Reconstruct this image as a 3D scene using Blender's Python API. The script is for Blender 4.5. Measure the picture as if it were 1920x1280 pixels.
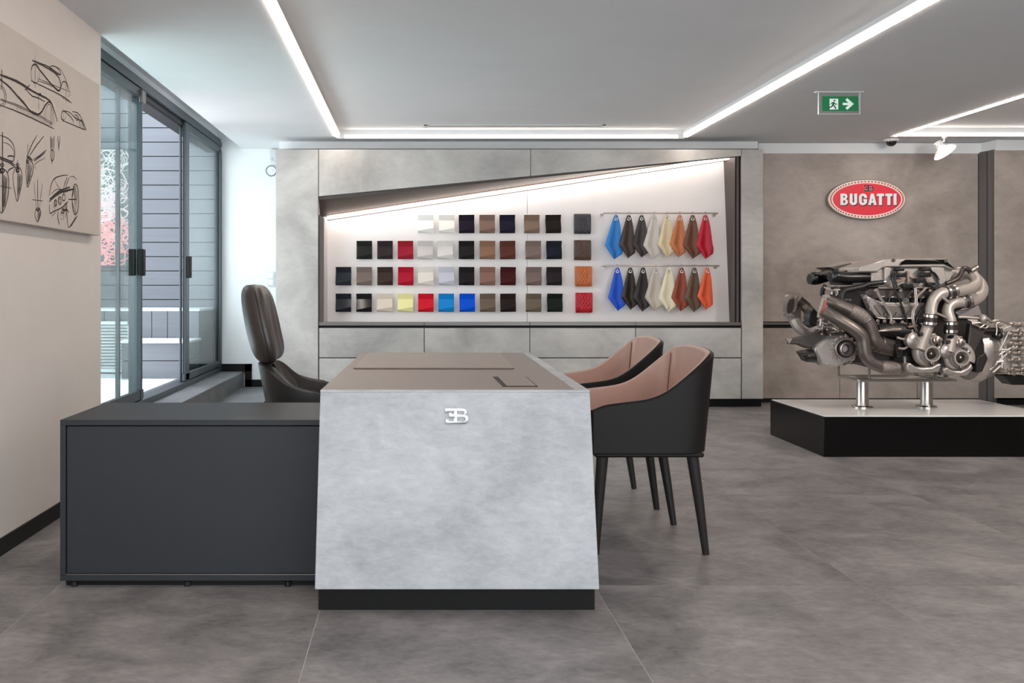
import bpy, bmesh, math, random
from mathutils import Vector, Matrix, noise
random.seed(7)
for o in list(bpy.data.objects): bpy.data.objects.remove(o)
S = bpy.context.scene
COL = S.collection
PI = math.pi
# ------------------------------------------------------------------ camera, world, exposure
F, VX, VY, CH = 1800.0, 774.0, 537.0, 1.10        # focal length and vanishing point for a 1920x1280 frame, lens height
cd = bpy.data.cameras.new('camera'); cam = bpy.data.objects.new('camera', cd); COL.objects.link(cam)
cam.location = (0, 0, CH); cam.rotation_euler = (PI/2, 0, 0)
cd.sensor_fit = 'HORIZONTAL'; cd.sensor_width = 36; cd.lens = 36*F/1920
cd.shift_x = (960-VX)/1920; cd.shift_y = (VY-640)/1920; cd.clip_start = .02
S.camera = cam
w = bpy.data.worlds.new('overcast'); S.world = w; w.use_nodes = True
bg = w.node_tree.nodes['Background']
bg.inputs[0].default_value = (0.89, 0.95, 1.0, 1); bg.inputs[1].default_value = 4.6
sd_ = bpy.data.lights.new('sun', 'SUN'); sd_.energy = 9; sd_.angle = .02; sd_.color = (1, .96, .9)
sun = bpy.data.objects.new('sun', sd_); COL.objects.link(sun); sun.rotation_euler = Vector((.12, -.30, -.94)).to_track_quat('-Z', 'Y').to_euler()
vs = S.view_settings; vs.view_transform = 'Standard'; vs.look = 'None'; vs.gamma = 1; vs.use_curve_mapping = False
vs.exposure = 0.0
def spot(name, loc, target, watts, size, blend, col):
    l = bpy.data.lights.new(name, 'SPOT'); l.energy = watts; l.spot_size = size; l.spot_blend = blend; l.color = col; l.shadow_soft_size = .22
    o = bpy.data.objects.new(name, l); COL.objects.link(o); o.location = loc
    o.rotation_euler = (Vector(target)-Vector(loc)).to_track_quat('-Z', 'Y').to_euler(); return o
spot('added_spot_beam', (4.40, 4.3, 2.42), (3.5, 6.6, .7), 250, .85, .8, (1, .93, .86))     # assumed track lamps outside the frame, added to brighten engine and sign wall
spot('added_spot_beam', (4.40, 5.6, 2.42), (4.7, 9.1, 1.6), 130, 1.1, 1.0, (1, .93, .86))
LED_TRAY, LED_NICHE, SPOT_W = 34.0, 7.5, 160.0
try:
    S.cycles.use_denoising = True
    S.cycles.max_bounces = 10; S.cycles.diffuse_bounces = 6; S.cycles.transparent_max_bounces = 12
    S.cycles.sample_clamp_indirect = 6.0
except Exception: pass
H = 2.463                                          # ceiling
def P(px, py, d): return Vector(((px-VX)*d/F, d, CH-(py-VY)*d/F))   # photo position at a chosen real distance -> metres
def PX(px, d): return (px-VX)*d/F
def PZ(py, d): return CH-(py-VY)*d/F

# ------------------------------------------------------------------ materials
def lin(c):
    c = c/255.0
    return c/12.92 if c <= .04045 else ((c+.055)/1.055)**2.4
def C(r, g, b): return (lin(r), lin(g), lin(b), 1)
MATS = {}
def mat(name, col, rough=.5, metal=0.0, coat=0.0, spec=.5, var=0.0, scale=8.0, bump=0.0, bscale=60.0, stretch=(1,1,1), emit=None, es=0.0, rvar=0.0, obj=False, sheen=0.0):
    if name in MATS: return MATS[name]
    m = bpy.data.materials.new(name); m.use_nodes = True; MATS[name] = m
    nt = m.node_tree; N = nt.nodes; L = nt.links; b = N['Principled BSDF']
    b.inputs['Base Color'].default_value = col; b.inputs['Roughness'].default_value = rough
    b.inputs['Metallic'].default_value = metal; b.inputs['Coat Weight'].default_value = coat
    b.inputs['Coat Roughness'].default_value = .05; b.inputs['Specular IOR Level'].default_value = spec
    if sheen: b.inputs['Sheen Weight'].default_value = sheen
    if emit: b.inputs['Emission Color'].default_value = emit; b.inputs['Emission Strength'].default_value = es
    if var or bump or rvar:
        tc = N.new('ShaderNodeTexCoord') if obj else N.new('ShaderNodeNewGeometry')
        mp = N.new('ShaderNodeMapping'); mp.inputs['Scale'].default_value = stretch
        L.new(tc.outputs['Object' if obj else 'Position'], mp.inputs['Vector'])
        if var or rvar:
            n = N.new('ShaderNodeTexNoise'); n.inputs['Scale'].default_value = scale; n.inputs['Detail'].default_value = 8
            n.inputs['Roughness'].default_value = .62; n.inputs['Distortion'].default_value = .6
            L.new(mp.outputs[0], n.inputs['Vector'])
        if var:
            r = N.new('ShaderNodeValToRGB'); e = r.color_ramp.elements
            e[0].position = .3; e[1].position = .7
            e[0].color = tuple(max(0, x*(1-var)) for x in col[:3])+(1,); e[1].color = tuple(min(1, x*(1+var)) for x in col[:3])+(1,)
            L.new(n.outputs['Fac'], r.inputs['Fac']); L.new(r.outputs['Color'], b.inputs['Base Color'])
        if rvar:
            mr = N.new('ShaderNodeMapRange'); mr.inputs['To Min'].default_value = rough-rvar; mr.inputs['To Max'].default_value = rough+rvar
            L.new(n.outputs['Fac'], mr.inputs['Value']); L.new(mr.outputs[0], b.inputs['Roughness'])
        if bump:
            n2 = N.new('ShaderNodeTexNoise'); n2.inputs['Scale'].default_value = bscale; n2.inputs['Detail'].default_value = 6
            L.new(mp.outputs[0], n2.inputs['Vector'])
            bp = N.new('ShaderNodeBump'); bp.inputs['Strength'].default_value = bump; bp.inputs['Distance'].default_value = .01
            L.new(n2.outputs['Fac'], bp.inputs['Height']); L.new(bp.outputs[0], b.inputs['Normal'])
    return m
def concrete(name, lo, hi, rough=.6, scale=2.2, streak=.35, bump=.12, cracks=True):
    """trowelled concrete: cloudy base, diagonal trowel streaks, pin holes and a few hair cracks"""
    m = bpy.data.materials.new(name); m.use_nodes = True; MATS[name] = m
    nt = m.node_tree; N = nt.nodes; L = nt.links; b = N['Principled BSDF']
    b.inputs['Roughness'].default_value = rough; b.inputs['Specular IOR Level'].default_value = .3
    g = N.new('ShaderNodeNewGeometry'); oi = N.new('ShaderNodeObjectInfo')
    sh = N.new('ShaderNodeVectorMath'); sh.operation = 'MULTIPLY_ADD'; sh.inputs[1].default_value = (1,1,1)
    cmb = N.new('ShaderNodeCombineXYZ'); ml = N.new('ShaderNodeMath'); ml.operation = 'MULTIPLY'; ml.inputs[1].default_value = 9
    L.new(oi.outputs['Random'], ml.inputs[0]); L.new(ml.outputs[0], cmb.inputs[1])
    L.new(g.outputs['Position'], sh.inputs[0]); L.new(cmb.outputs[0], sh.inputs[2])
    n1 = N.new('ShaderNodeTexNoise'); n1.inputs['Scale'].default_value = scale; n1.inputs['Detail'].default_value = 9; n1.inputs['Roughness'].default_value = .6; n1.inputs['Distortion'].default_value = .6
    L.new(sh.outputs[0], n1.inputs['Vector'])
    mp = N.new('ShaderNodeMapping'); mp.inputs['Rotation'].default_value = (.3, .9, .6); mp.inputs['Scale'].default_value = (4, 6, 9)
    L.new(sh.outputs[0], mp.inputs['Vector'])
    n2 = N.new('ShaderNodeTexNoise'); n2.inputs['Scale'].default_value = scale*1.6; n2.inputs['Detail'].default_value = 10; n2.inputs['Roughness'].default_value = .7; n2.inputs['Distortion'].default_value = .35
    L.new(mp.outputs[0], n2.inputs['Vector'])
    mx = N.new('ShaderNodeMix'); mx.data_type = 'FLOAT'; mx.inputs[0].default_value = streak
    L.new(n1.outputs['Fac'], mx.inputs[2]); L.new(n2.outputs['Fac'], mx.inputs[3])
    r = N.new('ShaderNodeValToRGB'); e = r.color_ramp.elements; e[0].position = .34; e[1].position = .66; e[0].color = lo; e[1].color = hi
    L.new(mx.outputs[0], r.inputs['Fac'])
    last = r.outputs['Color']
    if cracks:
        v = N.new('ShaderNodeTexVoronoi'); v.feature = 'DISTANCE_TO_EDGE'; v.inputs['Scale'].default_value = 1.1
        dn = N.new('ShaderNodeTexNoise'); dn.inputs['Scale'].default_value = 3.5; dn.inputs['Detail'].default_value = 6
        L.new(sh.outputs[0], dn.inputs['Vector'])
        va = N.new('ShaderNodeVectorMath'); va.operation = 'MULTIPLY_ADD'; va.inputs[1].default_value = (.9,.9,.9)
        L.new(dn.outputs['Color'], va.inputs[0]); L.new(sh.outputs[0], va.inputs[2]); L.new(va.outputs[0], v.inputs['Vector'])
        cr = N.new('ShaderNodeMapRange'); cr.inputs['From Min'].default_value = .0; cr.inputs['From Max'].default_value = .004; cr.inputs['To Min'].default_value = 1; cr.inputs['To Max'].default_value = 0
        L.new(v.outputs['Distance'], cr.inputs['Value'])
        gate = N.new('ShaderNodeMapRange'); gate.inputs['From Min'].default_value = .58; gate.inputs['From Max'].default_value = .64
        L.new(n1.outputs['Fac'], gate.inputs['Value'])
        mu = N.new('ShaderNodeMath'); mu.operation = 'MULTIPLY'; L.new(cr.outputs[0], mu.inputs[0]); L.new(gate.outputs[0], mu.inputs[1])
        mu2 = N.new('ShaderNodeMath'); mu2.operation = 'MULTIPLY'; mu2.inputs[1].default_value = .28; L.new(mu.outputs[0], mu2.inputs[0])
        mc = N.new('ShaderNodeMix'); mc.data_type = 'RGBA'; mc.inputs[7].default_value = tuple(x*.35 for x in lo[:3])+(1,)
        L.new(mu2.outputs[0], mc.inputs[0]); L.new(last, mc.inputs[6]); last = mc.outputs[2]
    L.new(last, b.inputs['Base Color'])
    bp = N.new('ShaderNodeBump'); bp.inputs['Strength'].default_value = bump; bp.inputs['Distance'].default_value = .02
    L.new(n2.outputs['Fac'], bp.inputs['Height']); L.new(bp.outputs[0], b.inputs['Normal'])
    return m
def emitter(name, col, s):
    m = bpy.data.materials.new(name); m.use_nodes = True; MATS[name] = m
    nt = m.node_tree; nt.nodes.clear()
    e = nt.nodes.new('ShaderNodeEmission'); e.inputs[0].default_value = col; e.inputs[1].default_value = s
    o = nt.nodes.new('ShaderNodeOutputMaterial'); nt.links.new(e.outputs[0], o.inputs[0]); return m
def glass(name, tint, refl=1.0, ior=1.5):
    m = bpy.data.materials.new(name); m.use_nodes = True; MATS[name] = m
    nt = m.node_tree; N = nt.nodes; N.clear(); L = nt.links
    t = N.new('ShaderNodeBsdfTransparent'); t.inputs[0].default_value = tint
    g = N.new('ShaderNodeBsdfGlossy'); g.inputs['Roughness'].default_value = .01
    f = N.new('ShaderNodeLayerWeight'); f.inputs[0].default_value = .5
    pw = N.new('ShaderNodeMath'); pw.operation = 'POWER'; pw.inputs[1].default_value = 5; L.new(f.outputs['Facing'], pw.inputs[0])
    mu = N.new('ShaderNodeMath'); mu.operation = 'MULTIPLY_ADD'; mu.inputs[1].default_value = .9*refl; mu.inputs[2].default_value = .04; L.new(pw.outputs[0], mu.inputs[0])
    x = N.new('ShaderNodeMixShader'); L.new(mu.outputs[0], x.inputs[0]); L.new(t.outputs[0], x.inputs[1]); L.new(g.outputs[0], x.inputs[2])
    o = N.new('ShaderNodeOutputMaterial'); L.new(x.outputs[0], o.inputs[0]); return m

M_white = mat('white_paint', C(232,234,236), .7, var=.02, scale=3)
M_ceil = mat('ceiling_paint', C(226,227,229), .8, var=.025, scale=1.5)
M_wallL = mat('warm_plaster', C(226,217,210), .75, var=.03, scale=2.5, bump=.05, bscale=180)
M_board = mat('sketch_board', C(204,192,183), .7, var=.03, scale=5)
M_ink = mat('charcoal_ink', C(62,52,50), .9)
M_conc = concrete('pale_concrete', C(160,157,154), C(204,201,197), streak=.22, scale=1.7, bump=.06)
M_concR = concrete('taupe_concrete', C(138,128,122), C(190,180,173), streak=.2, scale=1.3, bump=.06)
M_desk = concrete('desk_concrete', C(158,160,163), C(201,203,206), scale=3.4, streak=.4, bump=.12)
M_tile = concrete('floor_tile', C(93,90,91), C(163,157,156), rough=.4, scale=3.2, streak=.4, bump=.03, cracks=False)
M_grout = mat('grout', C(176,170,166), .8)
M_stepm = concrete('step_tile', C(92,94,97), C(124,126,130), rough=.5, scale=3, streak=.3, bump=.03, cracks=False)
M_black = mat('black_laminate', C(13,12,12), .55, spec=.25)
M_gloss = mat('black_gloss', C(7,6,6), .22, spec=.25)
M_wglass = mat('white_gloss_top', C(240,237,234), .08)
M_slate = mat('slate_laminate', C(46,49,53), .5, spec=.3, var=.05, scale=30)
M_leatop = mat('taupe_leather_top', C(128,114,106), .42, var=.05, scale=40, bump=.05, bscale=500)
M_pad = mat('desk_pad_leather', C(140,126,117), .42, var=.06, scale=9, bump=.05, bscale=500)
M_brown = mat('bronze_laminate', C(84,73,67), .5, var=.04, scale=6)
M_brownd = mat('dark_bronze', C(66,58,55), .5)
M_sill = mat('sill_metal', C(120,116,114), .35, .7)
M_alum = mat('grey_aluminium', C(74,82,88), .4, .5, var=.05, scale=12)
M_alumd = mat('dark_seal', C(22,24,26), .5)
M_steel = mat('brushed_steel', C(190,184,178), .25, 1.0, var=.06, scale=40, stretch=(1,1,.05))
M_chrome = mat('chrome', C(225,224,222), .12, 1.0)
M_satin = mat('satin_nickel', C(178,166,158), .3, .9)
M_led = emitter('led_diffuser', (1.0, .87, .75, 1), LED_TRAY)
M_led2 = emitter('led_diffuser_side', (1.0, .90, .80, 1), 11)
M_lipglow = emitter('lip_glow', (1.0, .84, .70, 1), 1.6)
M_ledn = emitter('led_niche', (1.0, .90, .82, 1), LED_NICHE)
M_lamp = emitter('lamp_face', (1.0, .95, .88, 1), 14)
M_back = mat('niche_backing', C(244,238,236), .55, var=.01, scale=2)
M_clad = mat('composite_cladding', C(99,103,111), .6, var=.07, scale=3, stretch=(.6,1,14), bump=.05, bscale=30)
M_deck = mat('pale_decking', C(215,219,222), .6, var=.04, scale=3)
M_glass = glass('window_glass', (.90,.945,.94,1), .75)
M_clear = glass('sign_acrylic', (.95,.97,.97,1), 1.3)
M_exec = mat('dark_brown_leather', C(60,53,49), .36, var=.08, scale=30, bump=.08, bscale=260, obj=True)
M_execs = mat('black_leather_shell', C(40,40,40), .4, var=.06, scale=30, bump=.06, bscale=260, obj=True)
M_rose = mat('rose_beige_leather', C(186,150,136), .38, var=.04, scale=25, bump=.04, bscale=300, obj=True)
M_choc = mat('black_brown_leather', C(27,23,22), .5, spec=.22, var=.05, scale=25, bump=.04, bscale=300, obj=True)
M_leg = mat('leather_wrapped_leg', C(42,38,36), .45, spec=.3)

# ------------------------------------------------------------------ mesh builder
class MB:
    def __init__(s): s.v = []; s.f = []; s.sm = []
    def add(s, vs, fs, smooth=False):
        k = len(s.v); s.v += [Vector(v) for v in vs]
        for f in fs: s.f.append(tuple(i+k for i in f)); s.sm.append(smooth)
        return s
    def box(s, x0, x1, y0, y1, z0, z1):
        return s.add([(x0,y0,z0),(x1,y0,z0),(x1,y1,z0),(x0,y1,z0),(x0,y0,z1),(x1,y0,z1),(x1,y1,z1),(x0,y1,z1)],
            [(0,3,2,1),(4,5,6,7),(0,1,5,4),(1,2,6,5),(2,3,7,6),(3,0,4,7)])
    def hexa(s, p):                                   # 8 corners: bottom ring then top ring
        return s.add(p, [(0,3,2,1),(4,5,6,7),(0,1,5,4),(1,2,6,5),(2,3,7,6),(3,0,4,7)])
    def prism(s, poly, off):                          # planar 3D polygon pushed by an offset vector
        n = len(poly); off = Vector(off); a = [Vector(p) for p in poly]
        return s.add(a+[p+off for p in a], [tuple(range(n)), tuple(range(2*n-1, n-1, -1))]+[(i, i+n, (i+1)%n+n, (i+1)%n) for i in range(n)])
    def xz(s, pts, y0, y1):                           # polygon in x,z pushed in depth
        return s.prism([(x, y0, z) for x, z in pts], (0, y1-y0, 0))
    def tube(s, path, r, seg=12, sub=0, cap=True, smooth=True):
        pts = [Vector(p) for p in path]; n0 = len(pts)
        rr = list(r) if isinstance(r, (list, tuple)) else [r]*n0
        if sub and n0 > 2:
            q = []; qr = []
            for i in range(n0-1):
                p0 = pts[max(i-1,0)]; p1 = pts[i]; p2 = pts[i+1]; p3 = pts[min(i+2,n0-1)]
                for k in range(sub):
                    t = k/sub; t2 = t*t; t3 = t2*t
                    q.append(.5*((2*p1)+(p2-p0)*t+(2*p0-5*p1+4*p2-p3)*t2+(3*p1-p0-3*p2+p3)*t3)); qr.append(rr[i]*(1-t)+rr[i+1]*t)
            q.append(pts[-1]); qr.append(rr[-1]); pts, rr = q, qr
        n = len(pts); vs = []; fs = []; nrm = None
        for i in range(n):
            t = (pts[min(i+1,n-1)]-pts[max(i-1,0)])
            if t.length < 1e-9: t = Vector((0,0,1))
            t.normalize()
            if nrm is None:
                a = Vector((0,0,1)) if abs(t.z) < .9 else Vector((1,0,0)); nrm = (a-t*a.dot(t)).normalized()
            else:
                nrm = nrm-t*nrm.dot(t); nrm.normalize()
            bn = t.cross(nrm)
            for k in range(seg):
                a = 2*PI*k/seg; vs.append(pts[i]+(nrm*math.cos(a)+bn*math.sin(a))*rr[i])
        for i in range(n-1):
            for k in range(seg):
                k2 = (k+1)%seg; fs.append((i*seg+k, i*seg+k2, (i+1)*seg+k2, (i+1)*seg+k))
        s.add(vs, fs, smooth)
        if cap: s.add([vs[k] for k in range(seg)], [tuple(range(seg-1,-1,-1))]); s.add(vs[-seg:], [tuple(range(seg))])
        return s
    def lathe(s, c, axis, prof, seg=24, smooth=True):  # prof: (radius, distance along axis)
        c = Vector(c); a = Vector(axis).normalized(); u = Vector((0,0,1)) if abs(a.z) < .9 else Vector((1,0,0))
        u = (u-a*u.dot(a)).normalized(); v = a.cross(u); vs = []; fs = []
        for r, h in prof:
            for k in range(seg):
                t = 2*PI*k/seg; vs.append(c+a*h+(u*math.cos(t)+v*math.sin(t))*max(r, 1e-5))
        for i in range(len(prof)-1):
            for k in range(seg):
                k2 = (k+1)%seg; fs.append((i*seg+k, i*seg+k2, (i+1)*seg+k2, (i+1)*seg+k))
        return s.add(vs, fs, smooth)
    def grid(s, fn, nu, nv, smooth=True, closeu=False):
        vs = [fn(i/(nu-(0 if closeu else 1)), j/(nv-1)) for j in range(nv) for i in range(nu)]; fs = []
        for j in range(nv-1):
            for i in range(nu if closeu else nu-1):
                i2 = (i+1)%nu; fs.append((j*nu+i, j*nu+i2, (j+1)*nu+i2, (j+1)*nu+i))
        return s.add(vs, fs, smooth)
    def ribbon(s, pts, wd, nrm):                      # flat stroke lying in the plane whose normal is nrm
        pts = [Vector(p) for p in pts]; nrm = Vector(nrm); n = len(pts); vs = []; fs = []
        ww = wd if isinstance(wd, (list, tuple)) else [wd]*n
        for i in range(n):
            t = pts[min(i+1,n-1)]-pts[max(i-1,0)]
            if t.length < 1e-9: t = Vector((0,0,1))
            b = nrm.cross(t.normalized())*ww[i]/2; vs += [pts[i]-b, pts[i]+b]
        for i in range(n-1): fs.append((2*i, 2*i+1, 2*i+3, 2*i+2))
        return s.add(vs, fs)
    def sphere(s, c, r, seg=14, rings=8, sc=(1,1,1)):
        c = Vector(c)
        return s.grid(lambda u, v: c+Vector((r*sc[0]*math.sin(PI*v)*math.cos(2*PI*u), r*sc[1]*math.sin(PI*v)*math.sin(2*PI*u), r*sc[2]*math.cos(PI*v))), seg, rings, True, True)
    def mesh(s, name, recalc=True):
        me = bpy.data.meshes.new(name); me.from_pydata([tuple(v) for v in s.v], [], s.f)
        me.polygons.foreach_set('use_smooth', s.sm); me.update()
        if recalc:
            bm = bmesh.new(); bm.from_mesh(me); bmesh.ops.recalc_face_normals(bm, faces=bm.faces); bm.to_mesh(me); bm.free()
        return me
def obj(name, mb, m, parent=None, bevel=0, seg=2, label=None):
    me = mb.mesh(name) if isinstance(mb, MB) else mb
    if m is not None and not me.materials: me.materials.append(m)
    me.set_sharp_from_angle(angle=.62)
    o = bpy.data.objects.new(name, me); COL.objects.link(o)
    if parent is not None:
        o.parent = parent; pl = Vector()
        q = parent
        while q is not None: pl += q.location; q = q.parent
        o.location = -pl                              # geometry is given in metres of the room
    if bevel:
        b = o.modifiers.new('bevel', 'BEVEL'); b.width = bevel; b.segments = seg; b.limit_method = 'ANGLE'; b.angle_limit = .6
    if label: o['label'] = label
    return o
def tag(o, label, cat, group=None):
    o['label'] = label; o['category'] = cat
    if group: o['group'] = group
    return o
def thing(name, label, cat, loc=(0,0,0), group=None):
    o = bpy.data.objects.new(name, None); COL.objects.link(o); o.location = loc; o.empty_display_size = .05
    return tag(o, label, cat, group)
def struct(name, mb, m, parent=None, bevel=0):
    o = obj(name, mb, m, parent, bevel)
    if parent is None: o['kind'] = 'structure'
    return o
def copy_tree(o, parent=None):
    c = o.copy(); COL.objects.link(c)
    if parent is not None: c.parent = parent
    for ch in list(o.children): copy_tree(ch, c)
    return c
def smooth_pts(pts, sub=6, closed=False):
    pts = [Vector(p) for p in pts]; n = len(pts); out = []
    if n < 3: return pts
    for i in range(n-1):
        p0 = pts[max(i-1,0)]; p1 = pts[i]; p2 = pts[i+1]; p3 = pts[min(i+2,n-1)]
        for k in range(sub):
            t = k/sub; out.append(.5*((2*p1)+(p2-p0)*t+(2*p0-5*p1+4*p2-p3)*t*t+(3*p1-p0-3*p2+p3)*t*t*t))
    out.append(pts[-1]); return out

# ------------------------------------------------------------------ the room: floor, walls, ceiling
XL, XR = -1.69, 7.2
YN = -1.6                                           # open glazed shop front behind the photographer
struct('floor', MB().box(-1.72, XR, YN, 9.6, -.12, -.0008), M_grout)
FLOOR = bpy.data.objects['floor']
xs = [-1.72, -1.302]+[-1.302+.985*i for i in range(1, 9)]+[XR]
ys = [YN, -1.08, .46, 2.0, 3.535, 5.075, 6.615, 8.155, 9.55]
tm = {}
for i in range(len(xs)-1):
    for j in range(len(ys)-1):
        a, b_, c, d = xs[i]+.0018, xs[i+1]-.0018, ys[j]+.0015, ys[j+1]-.0015
        obj('tile', MB().box(a, b_, c, d, -.02, 0), M_tile, FLOOR)
# steps up to the terrace doors
stepo = thing('step', 'two grey tiled steps up to the sliding terrace doors behind the leather armchair', 'steps', (-1.5, 7.3, 0))
for (x0, x1, z0, z1) in ((-1.67, -1.285, 0, .11), (-1.93, -1.67, 0, .262)):
    n = 3; y0, y1 = 5.22, 9.5
    for k in range(n):
        a = y0+(y1-y0)*k/n; b_ = y0+(y1-y0)*(k+1)/n
        obj('riser', MB().box(x1-.02, x1, a+.001, b_-.001, z0 if x1 > -1.5 else .11, z1-.012), M_stepm, stepo)
        obj('tread', MB().box(x0, x1+.004, a+.001, b_-.001, z1-.012, z1), M_stepm, stepo)
    obj('nosing', MB().box(x1, x1+.007, y0, y1, z1-.011, z1+.001), M_sill, stepo)
    obj('core', MB().box(x0, x1-.02, y0, y1, z0, z1-.012), M_stepm, stepo)
struct('wall_left', MB().box(-1.93, XL, YN, 5.2, 0, H+.16), M_wallL)
struct('wall_back', MB().box(-1.93, -1.2, 9.5, 9.65, 0, 2.7), M_white)
struct('wall_right', MB().box(XR, XR+.15, YN, 9.6, 0, 2.7), M_concR)
struct('light_block_wall', MB().box(4.4, XR, YN-.15, YN, 0, 2.7), M_concR)  # unseen wall, added and sized to limit daylight from behind the camera
struct('baseboard_left', MB().box(XL, XL+.01, YN, 5.2, 0, .07), M_black)
bb = MB().box(-1.28, -1.2, 9.485, 9.5, 0, .07).box(-1.655, -1.2, 9.485, 9.5, .11, .18).box(-1.93, -1.592, 9.485, 9.5, .262, .336).box(-1.66, -1.592, 9.485, 9.5, .11, .336)
struct('baseboard_back', bb, M_black)
# ceiling: perimeter soffit with two raised trays
T1 = (-.70, 2.495, .2, 8.85); T2 = (4.345, XR, .2, 8.73); HT = H+.078
ce = MB()
for (x0, x1, y0, y1) in ((XL, T1[0], YN, 9.5), (-1.93, XL, YN, 5.2), (T1[0], XR, 8.85, 9.5), (T1[1], T2[0], YN, 8.85), (T2[0], XR, 8.73, 8.85), (T1[0], T1[1], YN, .2), (T2[0], XR, YN, .2)):
    ce.box(x0, x1, y0, y1, H, H+.16)
ce.box(T1[0]-.05, T1[1]+.05, .15, 8.9, HT, HT+.08).box(T2[0]-.05, XR, .15, 8.78, HT, HT+.08)
ce.box(-2.0, XL, 5.2, 9.5, H+.155, H+.26)
struct('ceiling', ce, M_ceil)
def led_line(name, label, runs, loc):
    t = thing(name, label, 'light strip', loc, 'light strips edging the ceiling trays')
    for (x0, x1, y0, y1) in runs:
        if y1-y0 > .5:                                # long runs point down, with a lip on the tray side
            xi, xo = (x1, x1+.006) if x0 < 1 or x0 > 4 else (x0-.006, x0)
            obj('housing', MB().box(x0, x1, y0-.004, y1+.004, H+.004, H+.03), M_white, t)
            obj('glow_lip', MB().box(xi, xo, y0-.004, y1+.004, H-.001, H+.03), M_lipglow, t)  # lip glows faintly to imitate strip light falling on the tray face
            obj('diffuser', MB().box(x0, x1, y0, y1, H-.007, H+.004), M_led, t, .002)
        else:
            obj('housing', MB().box(x0-.004, x1+.004, y0+.008, y1+.004, H-.002, H+.034), M_white, t)
            obj('diffuser', MB().box(x0, x1, y0, y0+.008, H+.0, H+.024), M_led2, t, .002)
    return t
led_line('light_strip', 'warm white light strip on the left edge of the middle ceiling tray', [(T1[0]+.001, T1[0]+.032, .25, 8.72)], (T1[0], 4.5, H))
led_line('light_strip', 'horizontal white light strip along the far edge of the middle ceiling tray', [(T1[0]+.075, T1[1]-.06, 8.815, 8.848)], (.9, 8.83, H))
led_line('light_strip', 'warm white light strip on the right edge of the middle ceiling tray', [(T1[1]-.032, T1[1]-.001, .25, 8.72)], (T1[1], 4.5, H))
led_line('light_strip', 'slanting white light strip above the engine, meeting the ceiling camera', [(T2[0]+.001, T2[0]+.032, .25, 8.68)], (T2[0], 4.5, H))
led_line('light_strip', 'horizontal white light strip from the ceiling camera to the right edge', [(T2[0]+.03, XR-.02, 8.695, 8.728)], (5.8, 8.71, H))
# linear air slot in the tray
sl = thing('air_vent', 'long thin slot air vent in the ceiling tray above the niche', 'air vent', (.9, 8.6, HT))
y0, y1 = 8.55, 8.665
obj('frame', MB().box(.10, 1.72, y0, y0+.025, HT-.006, HT).box(.10, 1.72, y1-.025, y1, HT-.006, HT).box(.10, .13, y0, y1, HT-.006, HT).box(1.69, 1.72, y0, y1, HT-.006, HT), M_white, sl)
obj('slot', MB().box(.13, 1.69, y0+.025, y1-.025, HT-.002, HT), M_alumd, sl)
obj('blade', MB().box(.13, 1.69, y0+.055, y0+.061, HT-.006, HT-.002), M_sill, sl)

# ------------------------------------------------------------------ display wall (front face 8.75 m away)
D = 8.75
def bx(px0, px1, py0, py1, d, y0, y1): return MB().box(PX(px0,d), PX(px1,d), y0, y1, PZ(py1,d), PZ(py0,d))
WB = struct('wall_back.001', MB().box(-1.25, 3.18, 9.12, 9.5, 0, 2.36), M_conc)
obj('pillar', bx(517, 596.5, 280, 747.5, D, D, 9.5), M_conc, WB, .003)
obj('pillar', bx(1391.5, 1431, 280, 747.5, D, D, 9.5), M_conc, WB, .003)
for (a, b_) in ((597.8, 994.3), (995.7, 1390.2)):
    f = lambda x: 367.8-.0957*(x-597)
    pts = [(PX(a,D), PZ(280,D)), (PX(b_,D), PZ(280,D)), (PX(b_,D), PZ(f(b_),D)), (PX(a,D), PZ(f(a),D))]
    obj('panel', MB().xz(pts, D+.003, D+.022), M_conc, WB, .0015)
cols = [597.8, 795.5, 993.6, 1191.8, 1390.2]
for i in range(4):
    for (t, b_) in ((615, 669.8), (671.8, 747.5)):
        obj('panel', bx(cols[i]+.7, cols[i+1]-.7, t, b_, D, D+.003, D+.022), M_conc, WB, .0015)
    obj('ledge', bx(cols[i]+.4, cols[i+1]-.4, 604.5, 610, D, D-.002, D+.03), M_sill, WB, .001)
obj('recess', bx(597, 1391, 604, 615, D, D+.026, D+.05), M_black, WB)
obj('recess', bx(597, 1391, 614, 748, D, D+.023, D+.1), M_brownd, WB)
struct('baseboard_back', MB().box(PX(517,D)+.02, PX(1431,D), 8.8, 8.82, 0, PZ(747.5,D)), M_black)
struct('trim_1', MB().box(-1.256, PX(1421,9.03), 9.03, 9.5, PZ(278.5,9.03), H), M_white)
# niche
DB = 9.05
NI = thing('display_niche', 'lit white wedge-shaped niche holding the colour samples', 'display niche', (.95, 8.9, .75))
fl = lambda x: 367.8-.0957*(x-597)
lz = lambda x: 408-.1489*(x-614)                  # light line
DL = 8.95
def ledp(x, d=DL, dy=0): return P(x, lz(x)+dy, d)
# backing: two white boards with a joint at px 988
rt, rb = 1357, 1368
for (a, b_, a2, b2) in ((606, 988, 606, 988), (988.7, rt, 988.7, rb)):
    top = lambda x: lz(x)-4
    pts = [(PX(a2,DB), PZ(605,DB)), (PX(b2,DB), PZ(605,DB)), (PX(b_,DB), PZ(top(b_),DB)), (PX(a,DB), PZ(top(a),DB))]
    obj('backing', MB().xz(pts, DB, DB+.02), M_back, NI)
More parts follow.
